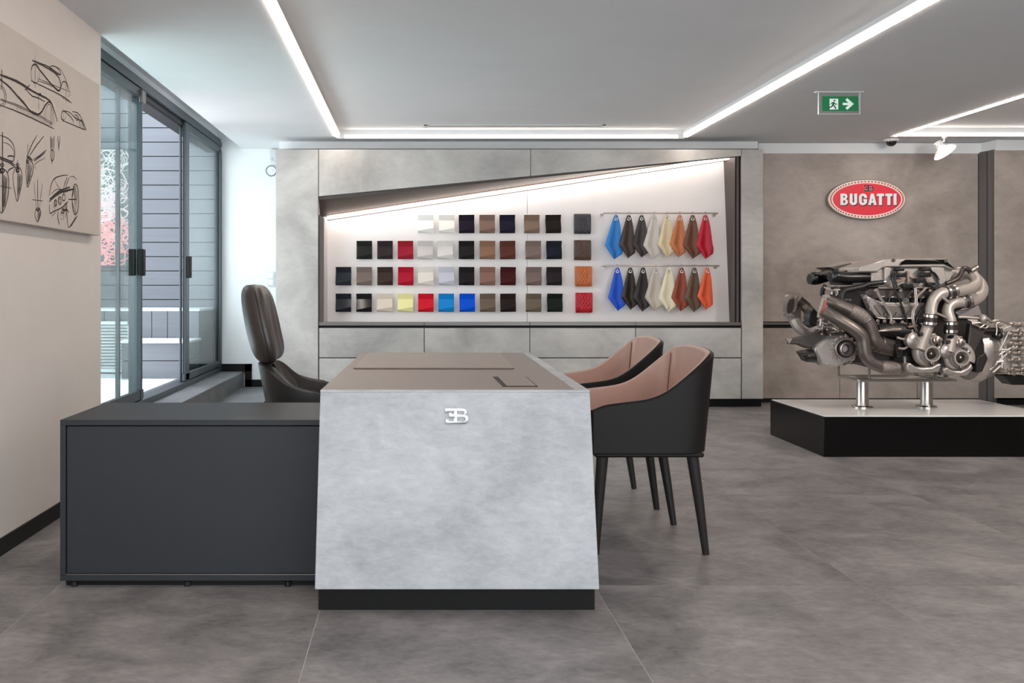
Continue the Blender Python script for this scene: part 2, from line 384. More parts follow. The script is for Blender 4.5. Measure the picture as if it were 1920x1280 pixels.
# soffit: twisted bronze surface from the front header edge back to the light line
n = 24
def sof(u, v):
    x = 597+(1381-597)*u; a = P(x, fl(x)+.5, D+.03); xb = 600+(1372-600)*u; b_ = P(xb, lz(xb)-5, DL)
    return a.lerp(b_, v)
so = MB().grid(sof, n, 4, False)
so.grid(lambda u, v: sof(u, v)+Vector((0, .012, .02)), n, 4, False)
obj('soffit', so, M_brown, NI)
obj('soffit_edge', MB().hexa([P(597.5, fl(597.5)-1, D+.022), P(1381, fl(1381)-1, D+.022), P(1381, fl(1381)-1, D+.05), P(597.5, fl(597.5)-1, D+.05),
    P(597.5, fl(597.5)+7, D+.022), P(1381, fl(1381)+2, D+.022), P(1381, fl(1381)+2, D+.05), P(597.5, fl(597.5)+7, D+.05)]), M_brownd, NI)
c0, c1 = ledp(614), ledp(1370)
hw = .014
obj('light_strip', MB().hexa([c0+Vector((0,-.02,-hw)), c1+Vector((0,-.02,-hw)), c1+Vector((0,.02,-hw)), c0+Vector((0,.02,-hw)), c0+Vector((0,-.02,hw)), c1+Vector((0,-.02,hw*.9)), c1+Vector((0,.02,hw*.9)), c0+Vector((0,.02,hw))]), M_ledn, NI)
obj('light_rail', MB().hexa([c0+Vector((-.06,-.005,.016)), c1+Vector((0,-.005,.014)), c1+Vector((0,.1,.014)), c0+Vector((-.06,.1,.016)), c0+Vector((-.06,-.005,.03)), c1+Vector((0,-.005,.024)), c1+Vector((0,.1,.024)), c0+Vector((-.06,.1,.03))]), M_brown, NI)
g0, g1 = P(613, lz(613)+5.2, DB-.004), P(1362, lz(1362)+4.0, DB-.004)
obj('light_trim', MB().hexa([g0+Vector((0,0,-.003)), g1+Vector((0,0,-.003)), g1+Vector((0,.004,-.003)), g0+Vector((0,.004,-.003)), g0+Vector((0,0,.003)), g1+Vector((0,0,.003)), g1+Vector((0,.004,.003)), g0+Vector((0,.004,.003))]), M_brown, NI)
# left frame and reveal, right reveal
obj('frame', MB().xz([(PX(597.5,D), PZ(604,D)), (PX(606.5,D), PZ(604,D)), (PX(606.5,D), PZ(408,D)), (PX(597.5,D), PZ(402,D))], D+.02, D+.05), M_brown, NI)
obj('reveal', MB().hexa([P(606.5,604,D+.05), P(608,604,D+.05), P(614,603,DB), P(612.6,603,DB), P(606.5,407,D+.05), P(608,407,D+.05), P(614,408,DB), P(612.6,408,DB)]), M_back, NI)
obj('reveal', MB().hexa([P(1381,604,D+.03), P(1385,604,D+.03), P(1378,603,DB+.02), P(rb-.2,603,DB-.002), P(1381,291,D+.03), P(1385,291,D+.03), P(1378,298,DB+.02), P(rt-.2,300,DB-.002)]), M_brown, NI)
obj('reveal_gap', MB().xz([(PX(1381,D), PZ(604,D)), (PX(1391,D), PZ(604,D)), (PX(1391,D), PZ(291,D)), (PX(1381,D), PZ(291,D))], D+.034, D+.05), M_black, NI)
obj('sill', MB().hexa([P(597.5,604.6,D+.01), P(1386,604.6,D+.01), P(1380,604,DB+.01), P(604,604,DB+.01), P(597.5,603.8,D+.01), P(1386,603.8,D+.01), P(1380,603,DB+.01), P(604,603,DB+.01)]), M_sill, NI)

# ------------------------------------------------------------------ engine-side wall
D2 = 9.1
WS = struct('wall_back.002', MB().box(3.18, XR, 9.14, 9.5, 0, 2.42), M_black)
xa, xb = PX(1420, D2), PX(1834, D2)
obj('panel', MB().box(xa, xb, D2, D2+.03, PZ(603,D2), 2.372), M_concR, WS, .002)
lc = [1420, 1574.5, 1719.8, 1864]
for i in range(3):
    obj('panel', MB().box(PX(lc[i],D2)+.002, min(PX(lc[i+1],D2)-.002, 5.37), D2, D2+.03, PZ(746.5,D2), PZ(615,D2)), M_concR, WS, .0015)
obj('ledge', MB().box(xa, xb, D2+.012, D2+.03, PZ(608.5,D2), PZ(604.5,D2)), M_sill, WS)
D3 = 8.89; x3 = PX(1865, D3)
obj('panel', MB().box(x3, XR, D3, D3+.03, PZ(603,D3), 2.366), M_concR, WS, .002)
obj('panel', MB().box(x3, XR, D3, D3+.03, PZ(746,D3), PZ(615,D3)), M_concR, WS, .002)
obj('ledge', MB().box(x3, XR, D3+.012, D3+.03, PZ(608.5,D3), PZ(604.5,D3)), M_sill, WS)
p0, p1 = Vector((xb+.004, D2, 0)), Vector((x3, D3, 0))
def lerpx(t): return p0.lerp(p1, t)
M_ret = mat('return_grey', C(104,102,99), .5, .2)
for (a, b_, m) in ((0, .5, M_ret), (.56, .84, M_ret), (.84, .97, M_sill)):
    q0, q1 = lerpx(a), lerpx(b_); k = Vector((.03, .012, 0))
    obj('return_panel', MB().prism([q0, q1, q1+k, q0+k], (0, 0, 2.37)), m, WS)
struct('trim_2', MB().box(PX(1421,D2), PX(1838,D2), D2-.01, 9.5, PZ(287.5,D2-.01), H-.005), M_white)
struct('trim_3', MB().prism([(PX(1838,D2), D2-.01, PZ(287.5,D2-.01)), (PX(1866,D3), D3-.01, PZ(287.5,D2-.01)), (XR, D3-.01, PZ(287.5,D2-.01)), (XR, 9.5, PZ(287.5,D2-.01)), (PX(1838,D2), 9.5, PZ(287.5,D2-.01))], (0,0,H-.005-PZ(287.5,D2-.01))), M_white)
struct('baseboard_back', MB().box(3.18, XR, D2+.02, D2+.04, 0, .05).box(x3, XR, D3+.02, D3+.04, 0, .05), M_black)

# ------------------------------------------------------------------ sliding terrace doors on the left
XW = -1.9
WI = struct('window_1', MB().box(XW-.16, XW-.02, 5.2, 9.5, 2.30, 2.31), M_alumd)
WI.data.clear_geometry()
wm = MB().box(XW-.14, XW-.03, 5.2, 9.5, 2.425, 2.56); me = wm.mesh('window_head_core'); me.materials.append(M_alumd); WI.data = me
obj('head_rail', MB().box(XW-.03, XW, 5.2, 9.5, 2.528, 2.556), M_alum, WI, .002)
obj('head_rail', MB().box(XW-.03, XW+.012, 5.2, 9.5, 2.482, 2.524), M_alum, WI, .002)
obj('head_rail', MB().box(XW-.03, XW+.004, 5.2, 6.72, 2.418, 2.478), M_alum, WI, .002)
obj('head_rail', MB().box(XW-.06, XW-.02, 6.72, 8.0, 2.44, 2.478), M_alumd, WI)
obj('head_rail', MB().box(XW-.03, XW+.004, 8.02, 9.5, 2.418, 2.478), M_alum, WI, .002)
obj('sill_rail', MB().box(XW-.14, XW+.012, 5.2, 9.5, .262, .305), M_alum, WI, .003)
obj('sill_rail', MB().box(XW-.03, XW, 5.2, 6.78, .312, .378), M_alum, WI, .003)
obj('sill_rail', MB().box(XW-.03, XW, 8.0, 9.46, .312, .372), M_alum, WI, .003)
for (a, b_, x0, x1) in ((6.70, 6.735, -.03, .004), (6.75, 6.80, -.1, -.04), (7.98, 8.03, -.042, -.03), (8.04, 8.16, -.028, .0), (9.42, 9.5, -.05, .012)):
    obj('stile', MB().box(XW+x0, XW+x1, a, b_, .305, 2.44), M_alum, WI, .002)
obj('stile', MB().box(XW-.02, XW-.008, 9.405, 9.42, .37, 2.42), M_alumd, WI)
obj('pane', MB().box(XW-.02, XW-.012, 5.2, 6.70, .37, 2.425), M_glass, WI)
obj('pane', MB().box(XW-.02, XW-.012, 8.15, 9.42, .365, 2.425), M_glass, WI)
# a second pane slid behind the near one
obj('pane', MB().box(XW-.08, XW-.072, 5.3, 6.75, .33, 2.44), M_glass, WI)
obj('stile', MB().box(XW-.09, XW-.065, 6.42, 6.45, .33, 2.44), M_alum, WI)
for (yy, py0, py1) in ((6.66, 467, 517), (8.06, 480.5, 521)):
    h = obj('handle', MB().box(XW+.004, XW+.04, yy-.035, yy+.03, PZ(py1, yy), PZ(py0, yy)), M_black, WI, .006)
obj('handle', MB().box(XW-.062, XW-.02, 6.62, 6.68, PZ(517,6.7), PZ(467,6.7)), M_black, WI, .006)
obj('latch', MB().box(XW, XW+.025, 6.66, 6.75, PZ(193,6.7), PZ(170,6.7)), M_sill, WI, .004)
struct('wall_left.001', MB().box(-2.06, XW-.03, 5.2, 9.5, 2.56, 2.72), M_white)

# terrace beyond the doors
ter = struct('floor.001', MB().box(-6.2, -1.93, 3.5, 9.7, .1, .25), M_deck)
for k in range(24):
    y = 4.4+.22*k
    obj('plank', MB().box(-6.2, -2.06, y+.003, y+.217, .25, .285), M_deck, ter)
CL = struct('wall_back.003', MB().box(-6.2, -1.93, 9.68, 9.8, .25, 3.7), M_alumd)
for k in range(25):
    z = .25+.1438*k
    obj('plank', MB().box(-6.2, -1.94, 9.65, 9.68, z+.004, z+.1398), M_clad, CL, .002)
struct('ceiling.001', MB().box(-2.3, -2.06, 5.0, 9.65, 2.62, 2.75), M_white)
pb = thing('planter_box', 'grey upright-boarded planter box against the terrace cladding', 'planter', (-3, 9.3, .285))
obj('top_board', MB().box(-6.0, -2.0, 9.0, 9.64, .87, .89), M_deck, pb)
obj('body', MB().box(-6.0, -2.0, 9.03, 9.64, .285, .87), M_alumd, pb)
for k in range(27):
    x = -6.0+.148*k
    obj('plank', MB().box(x+.003, min(x+.145,-2.0), 9.0, 9.03, .285, .87), M_clad, pb)
be = thing('bench', 'low grey boarded bench on the terrace outside the open door', 'bench', (-2.3, 8.7, .285))
obj('seat', MB().box(-2.6, -1.98, 8.47, 8.99, .60, .618), M_deck, be)
for (z0, z1) in ((.285, .44), (.446, .60)):
    obj('plank', MB().box(-2.58, -2.0, 8.5, 8.99, z0, z1), M_clad, be, .002)
gr = thing('louvre_grille', 'pale louvred ventilation grille on the terrace left of the bench', 'grille', (-3, 8.96, .3))
gx0, gx1 = -3.7, -2.63
obj('frame', MB().box(gx0, gx1, 8.955, 8.995, .30, .335).box(gx0, gx1, 8.955, 8.995, .745, .775).box(gx1-.03, gx1, 8.955, 8.995, .30, .775).box(gx0, gx0+.03, 8.955, 8.995, .30, .775), M_deck, gr)
for k in range(14):
    z = .34+.029*k
    obj('slat', MB().hexa([(gx0+.03,8.96,z),(gx1-.03,8.96,z),(gx1-.03,8.99,z+.018),(gx0+.03,8.99,z+.018),(gx0+.03,8.96,z+.004),(gx1-.03,8.96,z+.004),(gx1-.03,8.99,z+.022),(gx0+.03,8.99,z+.022)]), M_deck, gr)
ap = thing('scribble_panel', 'dark panel of tangled pink and white scribbles seen through the near pane', 'artwork', (-3.2, 9.62, 1.3))
ax0, ax1, az0, az1 = -3.9, -2.82, 1.30, 2.487
obj('board', MB().box(ax0, ax1, 9.615, 9.645, az0, az1), mat('slate_board', C(78,92,94), .5), ap)
def scrib(name, m, zlo, zhi, count, wd, sd):
    rnd = random.Random(sd); b = MB()
    for _ in range(count):
        x = rnd.uniform(ax0+.05, ax1-.12); z = rnd.uniform(zlo, zhi); a = rnd.uniform(0, 2*PI); pts = []
        for k in range(rnd.randint(14, 30)):
            pts.append((x, 9.6135-rnd.uniform(0,.0012), z)); a += rnd.uniform(-.2, .9); st = rnd.uniform(.02, .05)
            x += st*math.cos(a); z += st*math.sin(a)*.9
            x = min(max(x, ax0+.02), ax1-.02); z = min(max(z, az0+.02), az1-.02)
        b.ribbon(smooth_pts(pts, 3), wd*rnd.uniform(.6, 1.3), (0,-1,0))
    obj(name, b, m, ap)
scrib('scribble', mat('scribble_white', C(214,206,208), .6), 1.95, 2.42, 95, .007, 3)
scrib('scribble', mat('scribble_blush', C(226,192,194), .6), 1.65, 2.1, 85, .011, 4)
scrib('scribble', mat('scribble_pink', C(232,150,152), .6), 1.36, 1.75, 70, .017, 5)

# ------------------------------------------------------------------ small fittings on the white wall
M_fit = mat('fitting_white', C(208,212,214), .5)
sw = thing('light_switch', 'white double light switch on the white wall above the leather armchair', 'switch', (PX(508,9.49), 9.49, PZ(523,9.49)))
obj('plate', bx(501, 515.5, 509, 537.5, 9.49, 9.49, 9.5), M_fit, sw, .003)
for (t, b_) in ((511.5, 520.5), (524.5, 533.5)): obj('rocker', bx(503.5, 512, t, b_, 9.49, 9.483, 9.49), mat('rocker_white', C(246,247,248), .35), sw, .002)
bl = thing('alarm_sounder', 'round white alarm sounder on the wall beside the concrete pillar', 'alarm', (PX(509,9.48), 9.48, PZ(320.6,9.48)))
obj('body', MB().lathe((PX(509,9.5), 9.5, PZ(320.6,9.5)), (0,-1,0), [(.05,0),(.05,.012),(.044,.02),(.036,.016),(.036,.014),(.02,.016),(.016,.02),(0,.02)], 28), M_white, bl)
obj('ring', MB().lathe((PX(509,9.5), 9.49, PZ(320.6,9.5)), (0,-1,0), [(.051,0),(.0535,.0),(.0535,.012),(.051,.012)], 28), M_alumd, bl)
se = thing('motion_sensor', 'small white box sensor under the ceiling above the round sounder', 'sensor', (PX(511,9.45), 9.45, PZ(291,9.45)))
obj('body', bx(506, 517.5, 279.5, 302, 9.46, 9.46, 9.5), M_fit, se, .006)
obj('lens', MB().sphere((PX(510,9.46), 9.462, PZ(298,9.46)), .014, sc=(1,.5,1)), mat('lens_grey', C(190,194,196), .3), se)
# ------------------------------------------------------------------ sketch board on the left wall
XB = -1.648
sk = thing('sketch_board', 'large beige wall board with charcoal car and propeller sketches', 'artwork', (XB, 4, 1.37))
obj('board', MB().box(XB-.03, XB, 2.2, 5.05, 1.367, 2.16), M_board, sk, .002)
obj('batten', MB().box(XL+.002, XB-.03, 2.3, 4.93, 1.40, 2.12), M_wallL, sk)
def onb(u, v):
    px, py = u/3.37, 80+v/3.37; d = XB*F/(px-VX); return Vector((XB+.0008, d, PZ(py, d)))
def strokes(lst):
    b = MB()
    for k, (wd, pts) in enumerate(lst):
        q = smooth_pts([onb(*p) for p in pts], 6)
        n = len(q); ww = [wd*(.55+.45*math.sin(PI*min(1, max(0, (i+.5)/n)))) for i in range(n)]
        q = [p+Vector((k*.00003, random.uniform(-.0008,.0008), random.uniform(-.0008,.0008))) for p in q]
        b.ribbon(q, ww, (1,0,0))
    obj('sketch', b, M_ink, sk)
def hatch(pts_top, pts_bot, n, wd=.0016):
    out = []
    for i in range(n):
        t = (i+.5)/n; a = [pts_top[0][k]+(pts_top[1][k]-pts_top[0][k])*t for k in (0,1)]; c = [pts_bot[0][k]+(pts_bot[1][k]-pts_bot[0][k])*t for k in (0,1)]
        out.append((wd, [a, [(a[0]+c[0])/2+random.uniform(-2,2), (a[1]+c[1])/2], c]))
    return out
def circ(cx, cy, rx, ry): return [(cx+rx*math.cos(a*PI/6), cy+ry*math.sin(a*PI/6)) for a in range(13)]
W1, W2, W3 = .0034, .0060, .0098
strokes([(W1, circ(222,195,28,62)), (W3, [(205,113),(260,140),(330,180),(365,212),(380,250),(382,285),(372,303),(350,290),(300,235),(245,165),(222,138),(205,145),(197,170)]),
 (W2, [(310,157),(325,148),(350,152),(375,175),(383,200),(365,200),(338,180),(310,158)]), (W1, [(350,150),(382,170),(410,222),(430,280),(443,325),(430,340)]),
 (W2, [(380,300),(390,262),(402,245),(420,258),(428,300)]), (W2, [(195,240),(300,290),(400,342),(452,382)]), (W1, [(235,225),(330,265),(440,310)]), (W1, [(220,85),(221,285)]), (W1, [(416,240),(416,385)]), (W2, [(200,110),(300,150),(380,203)]), (W1, [(390,345),(440,375)]), (W1, [(235,240),(300,262),(360,290)])])
strokes([(W3, [(0,205),(60,228),(120,255),(180,292),(240,325),(290,350),(322,378),(342,430),(362,500)]), (W3, [(0,235),(50,270),(100,325),(150,380),(190,432),(230,453),(260,440),(282,400),(305,375),(322,384)]),
 (W3, [(0,230),(60,282),(120,350),(190,430)]), (W2, [(158,300),(186,266)]), (W2, [(165,295),(200,335),(240,350),(285,374)]), (W2, [(240,350),(245,325),(257,324),(261,352)]), (W2, [(0,395),(100,432),(200,476),(300,525),(340,543)]),
 (W1, [(0,355),(100,390),(240,452),(330,510)]), (W1, [(0,362),(100,398),(240,462),(330,520)]), (W2, [(0,200),(60,222),(120,248),(200,300)]), (W1, [(278,470),(280,410),(300,375),(325,392),(338,450),(335,520)]), (W1, [(288,480),(290,420),(305,390),(320,400),(330,450),(326,515)]), (W1, [(0,270),(25,290),(38,340),(28,390),(0,402)]), (W1, [(0,285),(18,300),(28,340),(20,380),(0,392)]), (W2, [(10,170),(10,285)]), (W1, [(242,330),(243,420)]), (W1, [(320,400),(320,530)])]
 + hatch(((100,395),(330,500)), ((95,430),(310,530)), 26))
strokes([(W2, [(390,437),(402,430),(440,442),(470,470),(505,490),(525,510),(540,548),(505,538),(450,515),(395,490),(385,465),(390,437)]), (W2, [(400,430),(432,455),(460,490),(462,512)]), (W2, [(455,435),(490,445),(515,480),(545,552)]), (W2, [(468,455),(485,460),(496,480),(485,490),(470,472)]), (W2, [(505,535),(500,500),(510,488),(525,510),(530,545)]), (W1, circ(400,460,14,28)), (W1, [(398,418),(398,500)])]+hatch(((505,495),(525,515)), ((508,530),(530,545)), 6))
strokes([(W2, [(0,585),(50,605),(80,640),(92,690),(85,745),(60,745),(0,728)]), (W1, [(20,630),(60,645),(85,690),(80,735)]), (W3, [(15,565),(15,1075)]), (W2, [(0,830),(20,800),(45,822),(55,880),(50,960),(30,1040),(8,1075),(0,1062)]), (W2, [(0,735),(60,760),(100,792)]), (W2, [(48,822),(55,805),(88,786)]), (W2, [(0,720),(50,742),(95,775)]), (W2, circ(13,772,11,9)), (W3, circ(13,808,13,13)), (W1, [(0,905),(70,918)]), (W2, [(45,720),(60,715),(88,718)])]+hatch(((18,830),(48,860)), ((12,1050),(30,1030)), 12, .0022))
strokes([(W2, [(82,832),(95,795),(110,786),(130,800),(139,850),(130,920),(108,1000),(92,935),(82,870),(82,832)]), (W1, [(110,740),(110,1000)]), (W2, circ(111,771,9,7)), (W3, circ(111,806,9,10))]+hatch(((112,820),(136,840)), ((109,980),(124,930)), 10, .0022))
strokes([(W2, [(175,710),(200,645),(232,585)]), (W2, [(186,716),(225,655),(276,590)]), (W2, [(210,740),(250,712),(292,678)]), (W2, [(214,748),(250,722),(285,692)]), (W1, [(225,797),(222,765),(285,727)]), (W3, [(168,718),(185,725),(205,745)]), (W2, [(165,762),(170,732),(190,742),(208,772),(205,820),(190,870),(172,912),(164,840),(165,762)]), (W1, [(174,640),(172,900)]), (W2, circ(176,752,7,8))]+hatch(((174,750),(204,780)), ((172,900),(186,868)), 10, .0022))
strokes([(W2, [(318,590),(319,675)]), (W2, [(340,592),(340,675)]), (W2, [(328,605),(328,765)]), (W2, [(318,692),(328,676),(340,692),(340,725),(328,748),(318,722),(318,692)]), (W2, [(365,590),(366,625),(371,682)]), (W2, [(377,588),(376,620),(372,662)])]+hatch(((320,600),(338,600)), ((320,660),(338,660)), 5))
strokes([(W1, [(213,878),(220,960),(229,1052)]), (W2, [(237,865),(237,960),(239,1050)]), (W1, [(267,888),(258,960),(248,1050)]), (W1, [(203,993),(270,999)]), (W2, [(220,1070),(230,1048),(248,1047),(257,1075),(250,1105),(236,1131),(222,1100),(220,1070)]), (W3, [(226,1052),(238,1060),(250,1050)])]+hatch(((238,1060),(254,1066)), ((237,1126),(248,1100)), 7, .0022))
strokes([(W2, [(310,968),(318,915),(330,878),(348,855),(380,842),(428,835)]), (W1, [(345,860),(360,900),(388,930)]), (W1, [(318,960),(350,930),(390,925)]), (W3, [(310,1004),(345,972),(385,945),(430,932),(468,925)]), (W3, [(312,990),(345,960),(380,935),(440,912)]), (W2, [(398,935),(408,890),(424,848)]), (W2, [(410,935),(420,895),(436,850)]), (W2, circ(475,990,20,97)), (W1, circ(484,988,14,88)), (W2, [(430,990),(455,990),(482,990)]), (W2, [(470,895),(462,940),(455,990),(465,1050),(478,1085)]), (W2, circ(350,1012,8,20)), (W2, circ(377,998,10,24)), (W2, circ(402,978,9,20)), (W1, circ(352,1012,4,12)), (W1, circ(378,998,5,14)), (W2, [(310,1020),(314,1075),(345,1062),(390,1040),(430,1002)]), (W2, [(367,1058),(364,1105),(376,1150)]), (W2, [(415,1022),(422,1095),(436,1166),(490,1092)]), (W2, [(442,1158),(480,1100)]), (W3, [(390,1040),(400,1060),(420,1055),(432,1072)]), (W2, [(385,1070),(400,1075),(400,1045)]), (W1, [(380,1110),(386,1118)]), (W1, [(440,850),(462,845),(485,865)]), (W1, [(325,1095),(350,1072)]), (W1, [(400,1100),(395,1120)])]
 + hatch(((380,940),(440,915)), ((400,955),(455,930)), 12, .002)+hatch(((410,1010),(425,1005)), ((370,1090),(425,1110)), 9)+hatch(((335,1020),(340,1035)), ((345,1050),(345,1050)), 4)+hatch(((470,900),(490,960)), ((462,960),(480,1050)), 12))

# ------------------------------------------------------------------ desk, credenza
DF = 3.2; DR = 5.03; ZT = PZ(731.5, DF); ZB = PZ(1105, DF)
tl, tr = PX(600.5, DF), PX(1106, DF); rl, rr = PX(679, DR), PX(993.6, DR); bl_, br = PX(590, DF), PX(1124, DF)
dk = thing('desk', 'large pale concrete desk with taupe leather top and silver monogram', 'desk', (.15, 4.1, 0))
obj('body', MB().hexa([(bl_,DF,ZB),(br,DF,ZB),(br+.03,DR,ZB),(bl_+.04,DR,ZB),(tl,DF,ZT-.006),(tr,DF,ZT-.006),(rr,DR,ZT-.006),(rl,DR,ZT-.006)]), M_desk, dk, .003)
kr = PX(1077.5, 3.23)/1.0
ki = PX(979.5, DR)
obj('top_edge', MB().hexa([(tl,DF,ZT-.006),(tr,DF,ZT-.006),(tr,DF+.028,ZT-.006),(tl,DF+.028,ZT-.006),(tl,DF,ZT),(tr,DF,ZT),(tr,DF+.028,ZT),(tl,DF+.028,ZT)])
    .hexa([(kr,DF+.028,ZT-.006),(tr,DF+.028,ZT-.006),(rr,DR,ZT-.006),(ki,DR,ZT-.006),(kr,DF+.028,ZT),(tr,DF+.028,ZT),(rr,DR,ZT),(ki,DR,ZT)]), M_desk, dk, .001)
obj('leather_top', MB().hexa([(tl,DF+.0285,ZT-.006),(kr-.0008,DF+.0285,ZT-.006),(ki-.0008,DR,ZT-.006),(rl,DR,ZT-.006),(tl,DF+.0285,ZT-.0008),(kr-.0008,DF+.0285,ZT-.0008),(ki-.0008,DR,ZT-.0008),(rl,DR,ZT-.0008)]), M_leatop, dk)
DPL = 1.1*F/606
obj('plinth', MB().box(PX(597,DPL), PX(1115,DPL), DPL, DR-.1, 0, ZB), M_black, dk)
def top(px, py): d = (CH-ZT)*F/(py-VY); return Vector((PX(px,d), d, ZT))
# flip lid for cables
hx = [top(924,706), top(987,706), top(1009,724.5), top(943,724.5)]
obj('cable_slot', MB().prism([h+Vector((0,0,-.0006)) for h in hx], (0,0,.001)), M_black, dk)
a0, a1, a2, a3 = hx
l0, l3 = a0.lerp(a1,.14), a3.lerp(a2,.12); r1, r2 = a0.lerp(a1,.955), a3.lerp(a2,.955)
obj('cable_lid', MB().prism([l0, r1, r2.lerp(r1,.03), l3.lerp(l0,.03)], (0,0,.0025)), M_leatop, dk, .001)
# monogram
def outline_mesh(name, loops, mapf, depth, bev=0):
    cu = bpy.data.curves.new(name, 'CURVE'); cu.dimensions = '2D'; cu.fill_mode = 'BOTH'; cu.extrude = depth/2-bev; cu.bevel_depth = bev; cu.bevel_resolution = 1
    for lp in loops:
        sp = cu.splines.new('POLY'); sp.points.add(len(lp)-1); sp.use_cyclic_u = True
        for p, q in zip(sp.points, lp): p.co = (q[0], q[1], 0, 1)
    o = bpy.data.objects.new(name, cu); COL.objects.link(o); bpy.context.view_layer.update()
    me = bpy.data.meshes.new_from_object(o.evaluated_get(bpy.context.evaluated_depsgraph_get()))
    bpy.data.objects.remove(o); bpy.data.curves.remove(cu)
    for v in me.vertices: v.co = mapf(v.co)
    me.flip_normals() if False else None
    bm = bmesh.new(); bm.from_mesh(me); bmesh.ops.remove_doubles(bm, verts=bm.verts, dist=1e-6); bmesh.ops.recalc_face_normals(bm, faces=bm.faces); bm.to_mesh(me); bm.free()
    me.name = name; return me
def monogram(x0, z0, sc, y0, th, grow=0):           # two back-to-back letters on one stem, drawn on a 1493-unit zoom grid
    ar_ = lambda cx, cy, r, a0, a1, n=12: [(cx+r*math.cos(math.radians(a0+(a1-a0)*i/n)), cy+r*math.sin(math.radians(a0+(a1-a0)*i/n))) for i in range(n+1)]
    g = grow
    out = [(320-g,325-g)]+ar_(1005,484,159+g,-90,42)+ar_(1035,746,184+g,-54,90)+[(345-g,930+g),(345-g,768-g),(425+g,768-g),(425+g,842-g),(660-g,842-g),(660-g,642+g),(568+g,642+g),(568+g,690+g),(475-g,690+g),(475-g,510-g),(568+g,510-g),(568+g,562-g),(660-g,562-g),(660-g,410+g),(405+g,410+g),(405+g,480+g),(320-g,480+g)]
    h1 = [(775+g,410+g)]+ar_(1005,486,76-g,-90,90)+[(775+g,562-g)]
    h2 = [(775+g,642+g)]+ar_(1035,742,100-g,-90,90)+[(775+g,842-g)]
    cv_ = lambda lp: [((u-758)*sc, -(v-628)*sc) for u, v in lp]
    return outline_mesh('monogram', [cv_(out), cv_(h1), cv_(h2)], lambda c: Vector((x0+c.x, y0+th/2-c.z, z0+c.y)), th, min(.0012, th*.2) if not grow else 0)
tb = thing('monogram', 'small chrome back-to-back double letter monogram on the desk front', 'emblem', (PX(855.6,DF), DF, PZ(779.5,DF)))
obj('letters', monogram(PX(855.6,DF), PZ(779.5,DF), 1/21.33*DF/F, DF-.009, .0088), mat('emblem_metal', C(196,196,196), .22, 1.0), tb)
pd = thing('desk_pad', 'taupe leather writing pad lying on the desk top', 'desk pad', tuple(top(815,680)))
pp = [top(663,691.5), top(965,691.5), top(936,663), top(690,663)]
obj('pad', MB().prism([p+Vector((0,0,.0002)) for p in pp], (0,0,.006)), M_pad, pd, .002)
def inset(t): c = (pp[0]+pp[1]+pp[2]+pp[3])/4; return [p.lerp(c, t) for p in pp]
e1 = [p+Vector((0,0,.0066)) for p in inset(.045)]
obj('stitching', MB().ribbon(e1+[e1[0]], .003, (0,0,1)), mat('stitch', C(168,154,144), .6), pd)
DCF = 3.51; cx0, cx1 = PX(112.5, DCF), PX(592, DCF); ct, cb = PZ(787, DCF), PZ(1088.5, DCF); DCR = 4.036
cr = thing('credenza', 'low slate grey credenza joined to the left of the concrete desk', 'cabinet', ((cx0+cx1)/2, 3.8, 0))
cx1 = -.335
fr = .02
obj('carcass', MB().box(cx0, cx1, DCF, DCR, ct-fr, ct).box(cx0, cx1, DCF, DCR, cb, cb+fr).box(cx0, cx0+fr, DCF, DCR, cb+fr, ct-fr).box(cx0+fr, cx1, DCR-.02, DCR, cb+fr, ct-fr), M_slate, cr, .0012)
obj('door', MB().box(cx0+fr+.003, cx1-.002, DCF+.006, DCF+.026, cb+fr+.006, ct-fr-.004), M_slate, cr, .0012)
obj('edge_strip', MB().box(cx0+fr, cx1, DCF+.004, DCF+.02, cb+fr, cb+fr+.004), M_sill, cr)
obj('shadow_gap', MB().box(cx0+fr, cx1, DCF+.027, DCF+.04, cb+fr, ct-fr), M_alumd, cr)
obj('plinth', MB().box(cx0+.012, cx1, 3.538, DCR-.03, 0, cb), M_black, cr)
for px in (140, 352, 540): obj('foot', MB().lathe((PX(px,3.53), 3.528, 0), (0,0,1), [(0,0),(.012,0),(.012,.018),(.008,.02),(.008,cb)], 10), M_alumd, cr)

# ------------------------------------------------------------------ chairs: a horseshoe shell of varying height
def interp(tab, x):
    if x <= tab[0][0]: return tab[0][1]
    for (a, va), (b_, vb) in zip(tab, tab[1:]):
        if x <= b_: t = (x-a)/(b_-a); t = t*t*(3-2*t) if False else t; return va+(vb-va)*t
    return tab[-1][1]
def shell_curve(L0, LB, W, nexp, n=61):
    """plan of the shell: arms start at x=L0, the back bulges to x=LB, half width W"""
    pts = []; xs_ = LB-.24
    for i in range(n):
        t = -1+2*i/(n-1)
        if abs(t) > .62: f = (1-abs(t))/.38; x = L0+(xs_-L0)*f; y = W*(1 if t > 0 else -1)
        else:
            a = t/.62*PI/2; c, s_ = math.cos(a), math.sin(a)
            x = xs_+(LB-xs_)*abs(c)**(2/nexp); y = W*math.copysign(abs(s_)**(2/nexp), s_)
        pts.append((x, y))
    return pts
def even(fn, n=81):                                 # the same plan with points evenly spaced along it
    raw = fn(1601); L_ = [0]
    for p, q in zip(raw, raw[1:]): L_.append(L_[-1]+math.hypot(q[0]-p[0], q[1]-p[1]))
    out = []; k = 0
    for i in range(n):
        t = L_[-1]*i/(n-1)
        while k < len(L_)-2 and L_[k+1] < t: k += 1
        f = (t-L_[k])/max(1e-9, L_[k+1]-L_[k]); out.append((raw[k][0]+(raw[k+1][0]-raw[k][0])*f, raw[k][1]+(raw[k+1][1]-raw[k][1])*f))
    return out
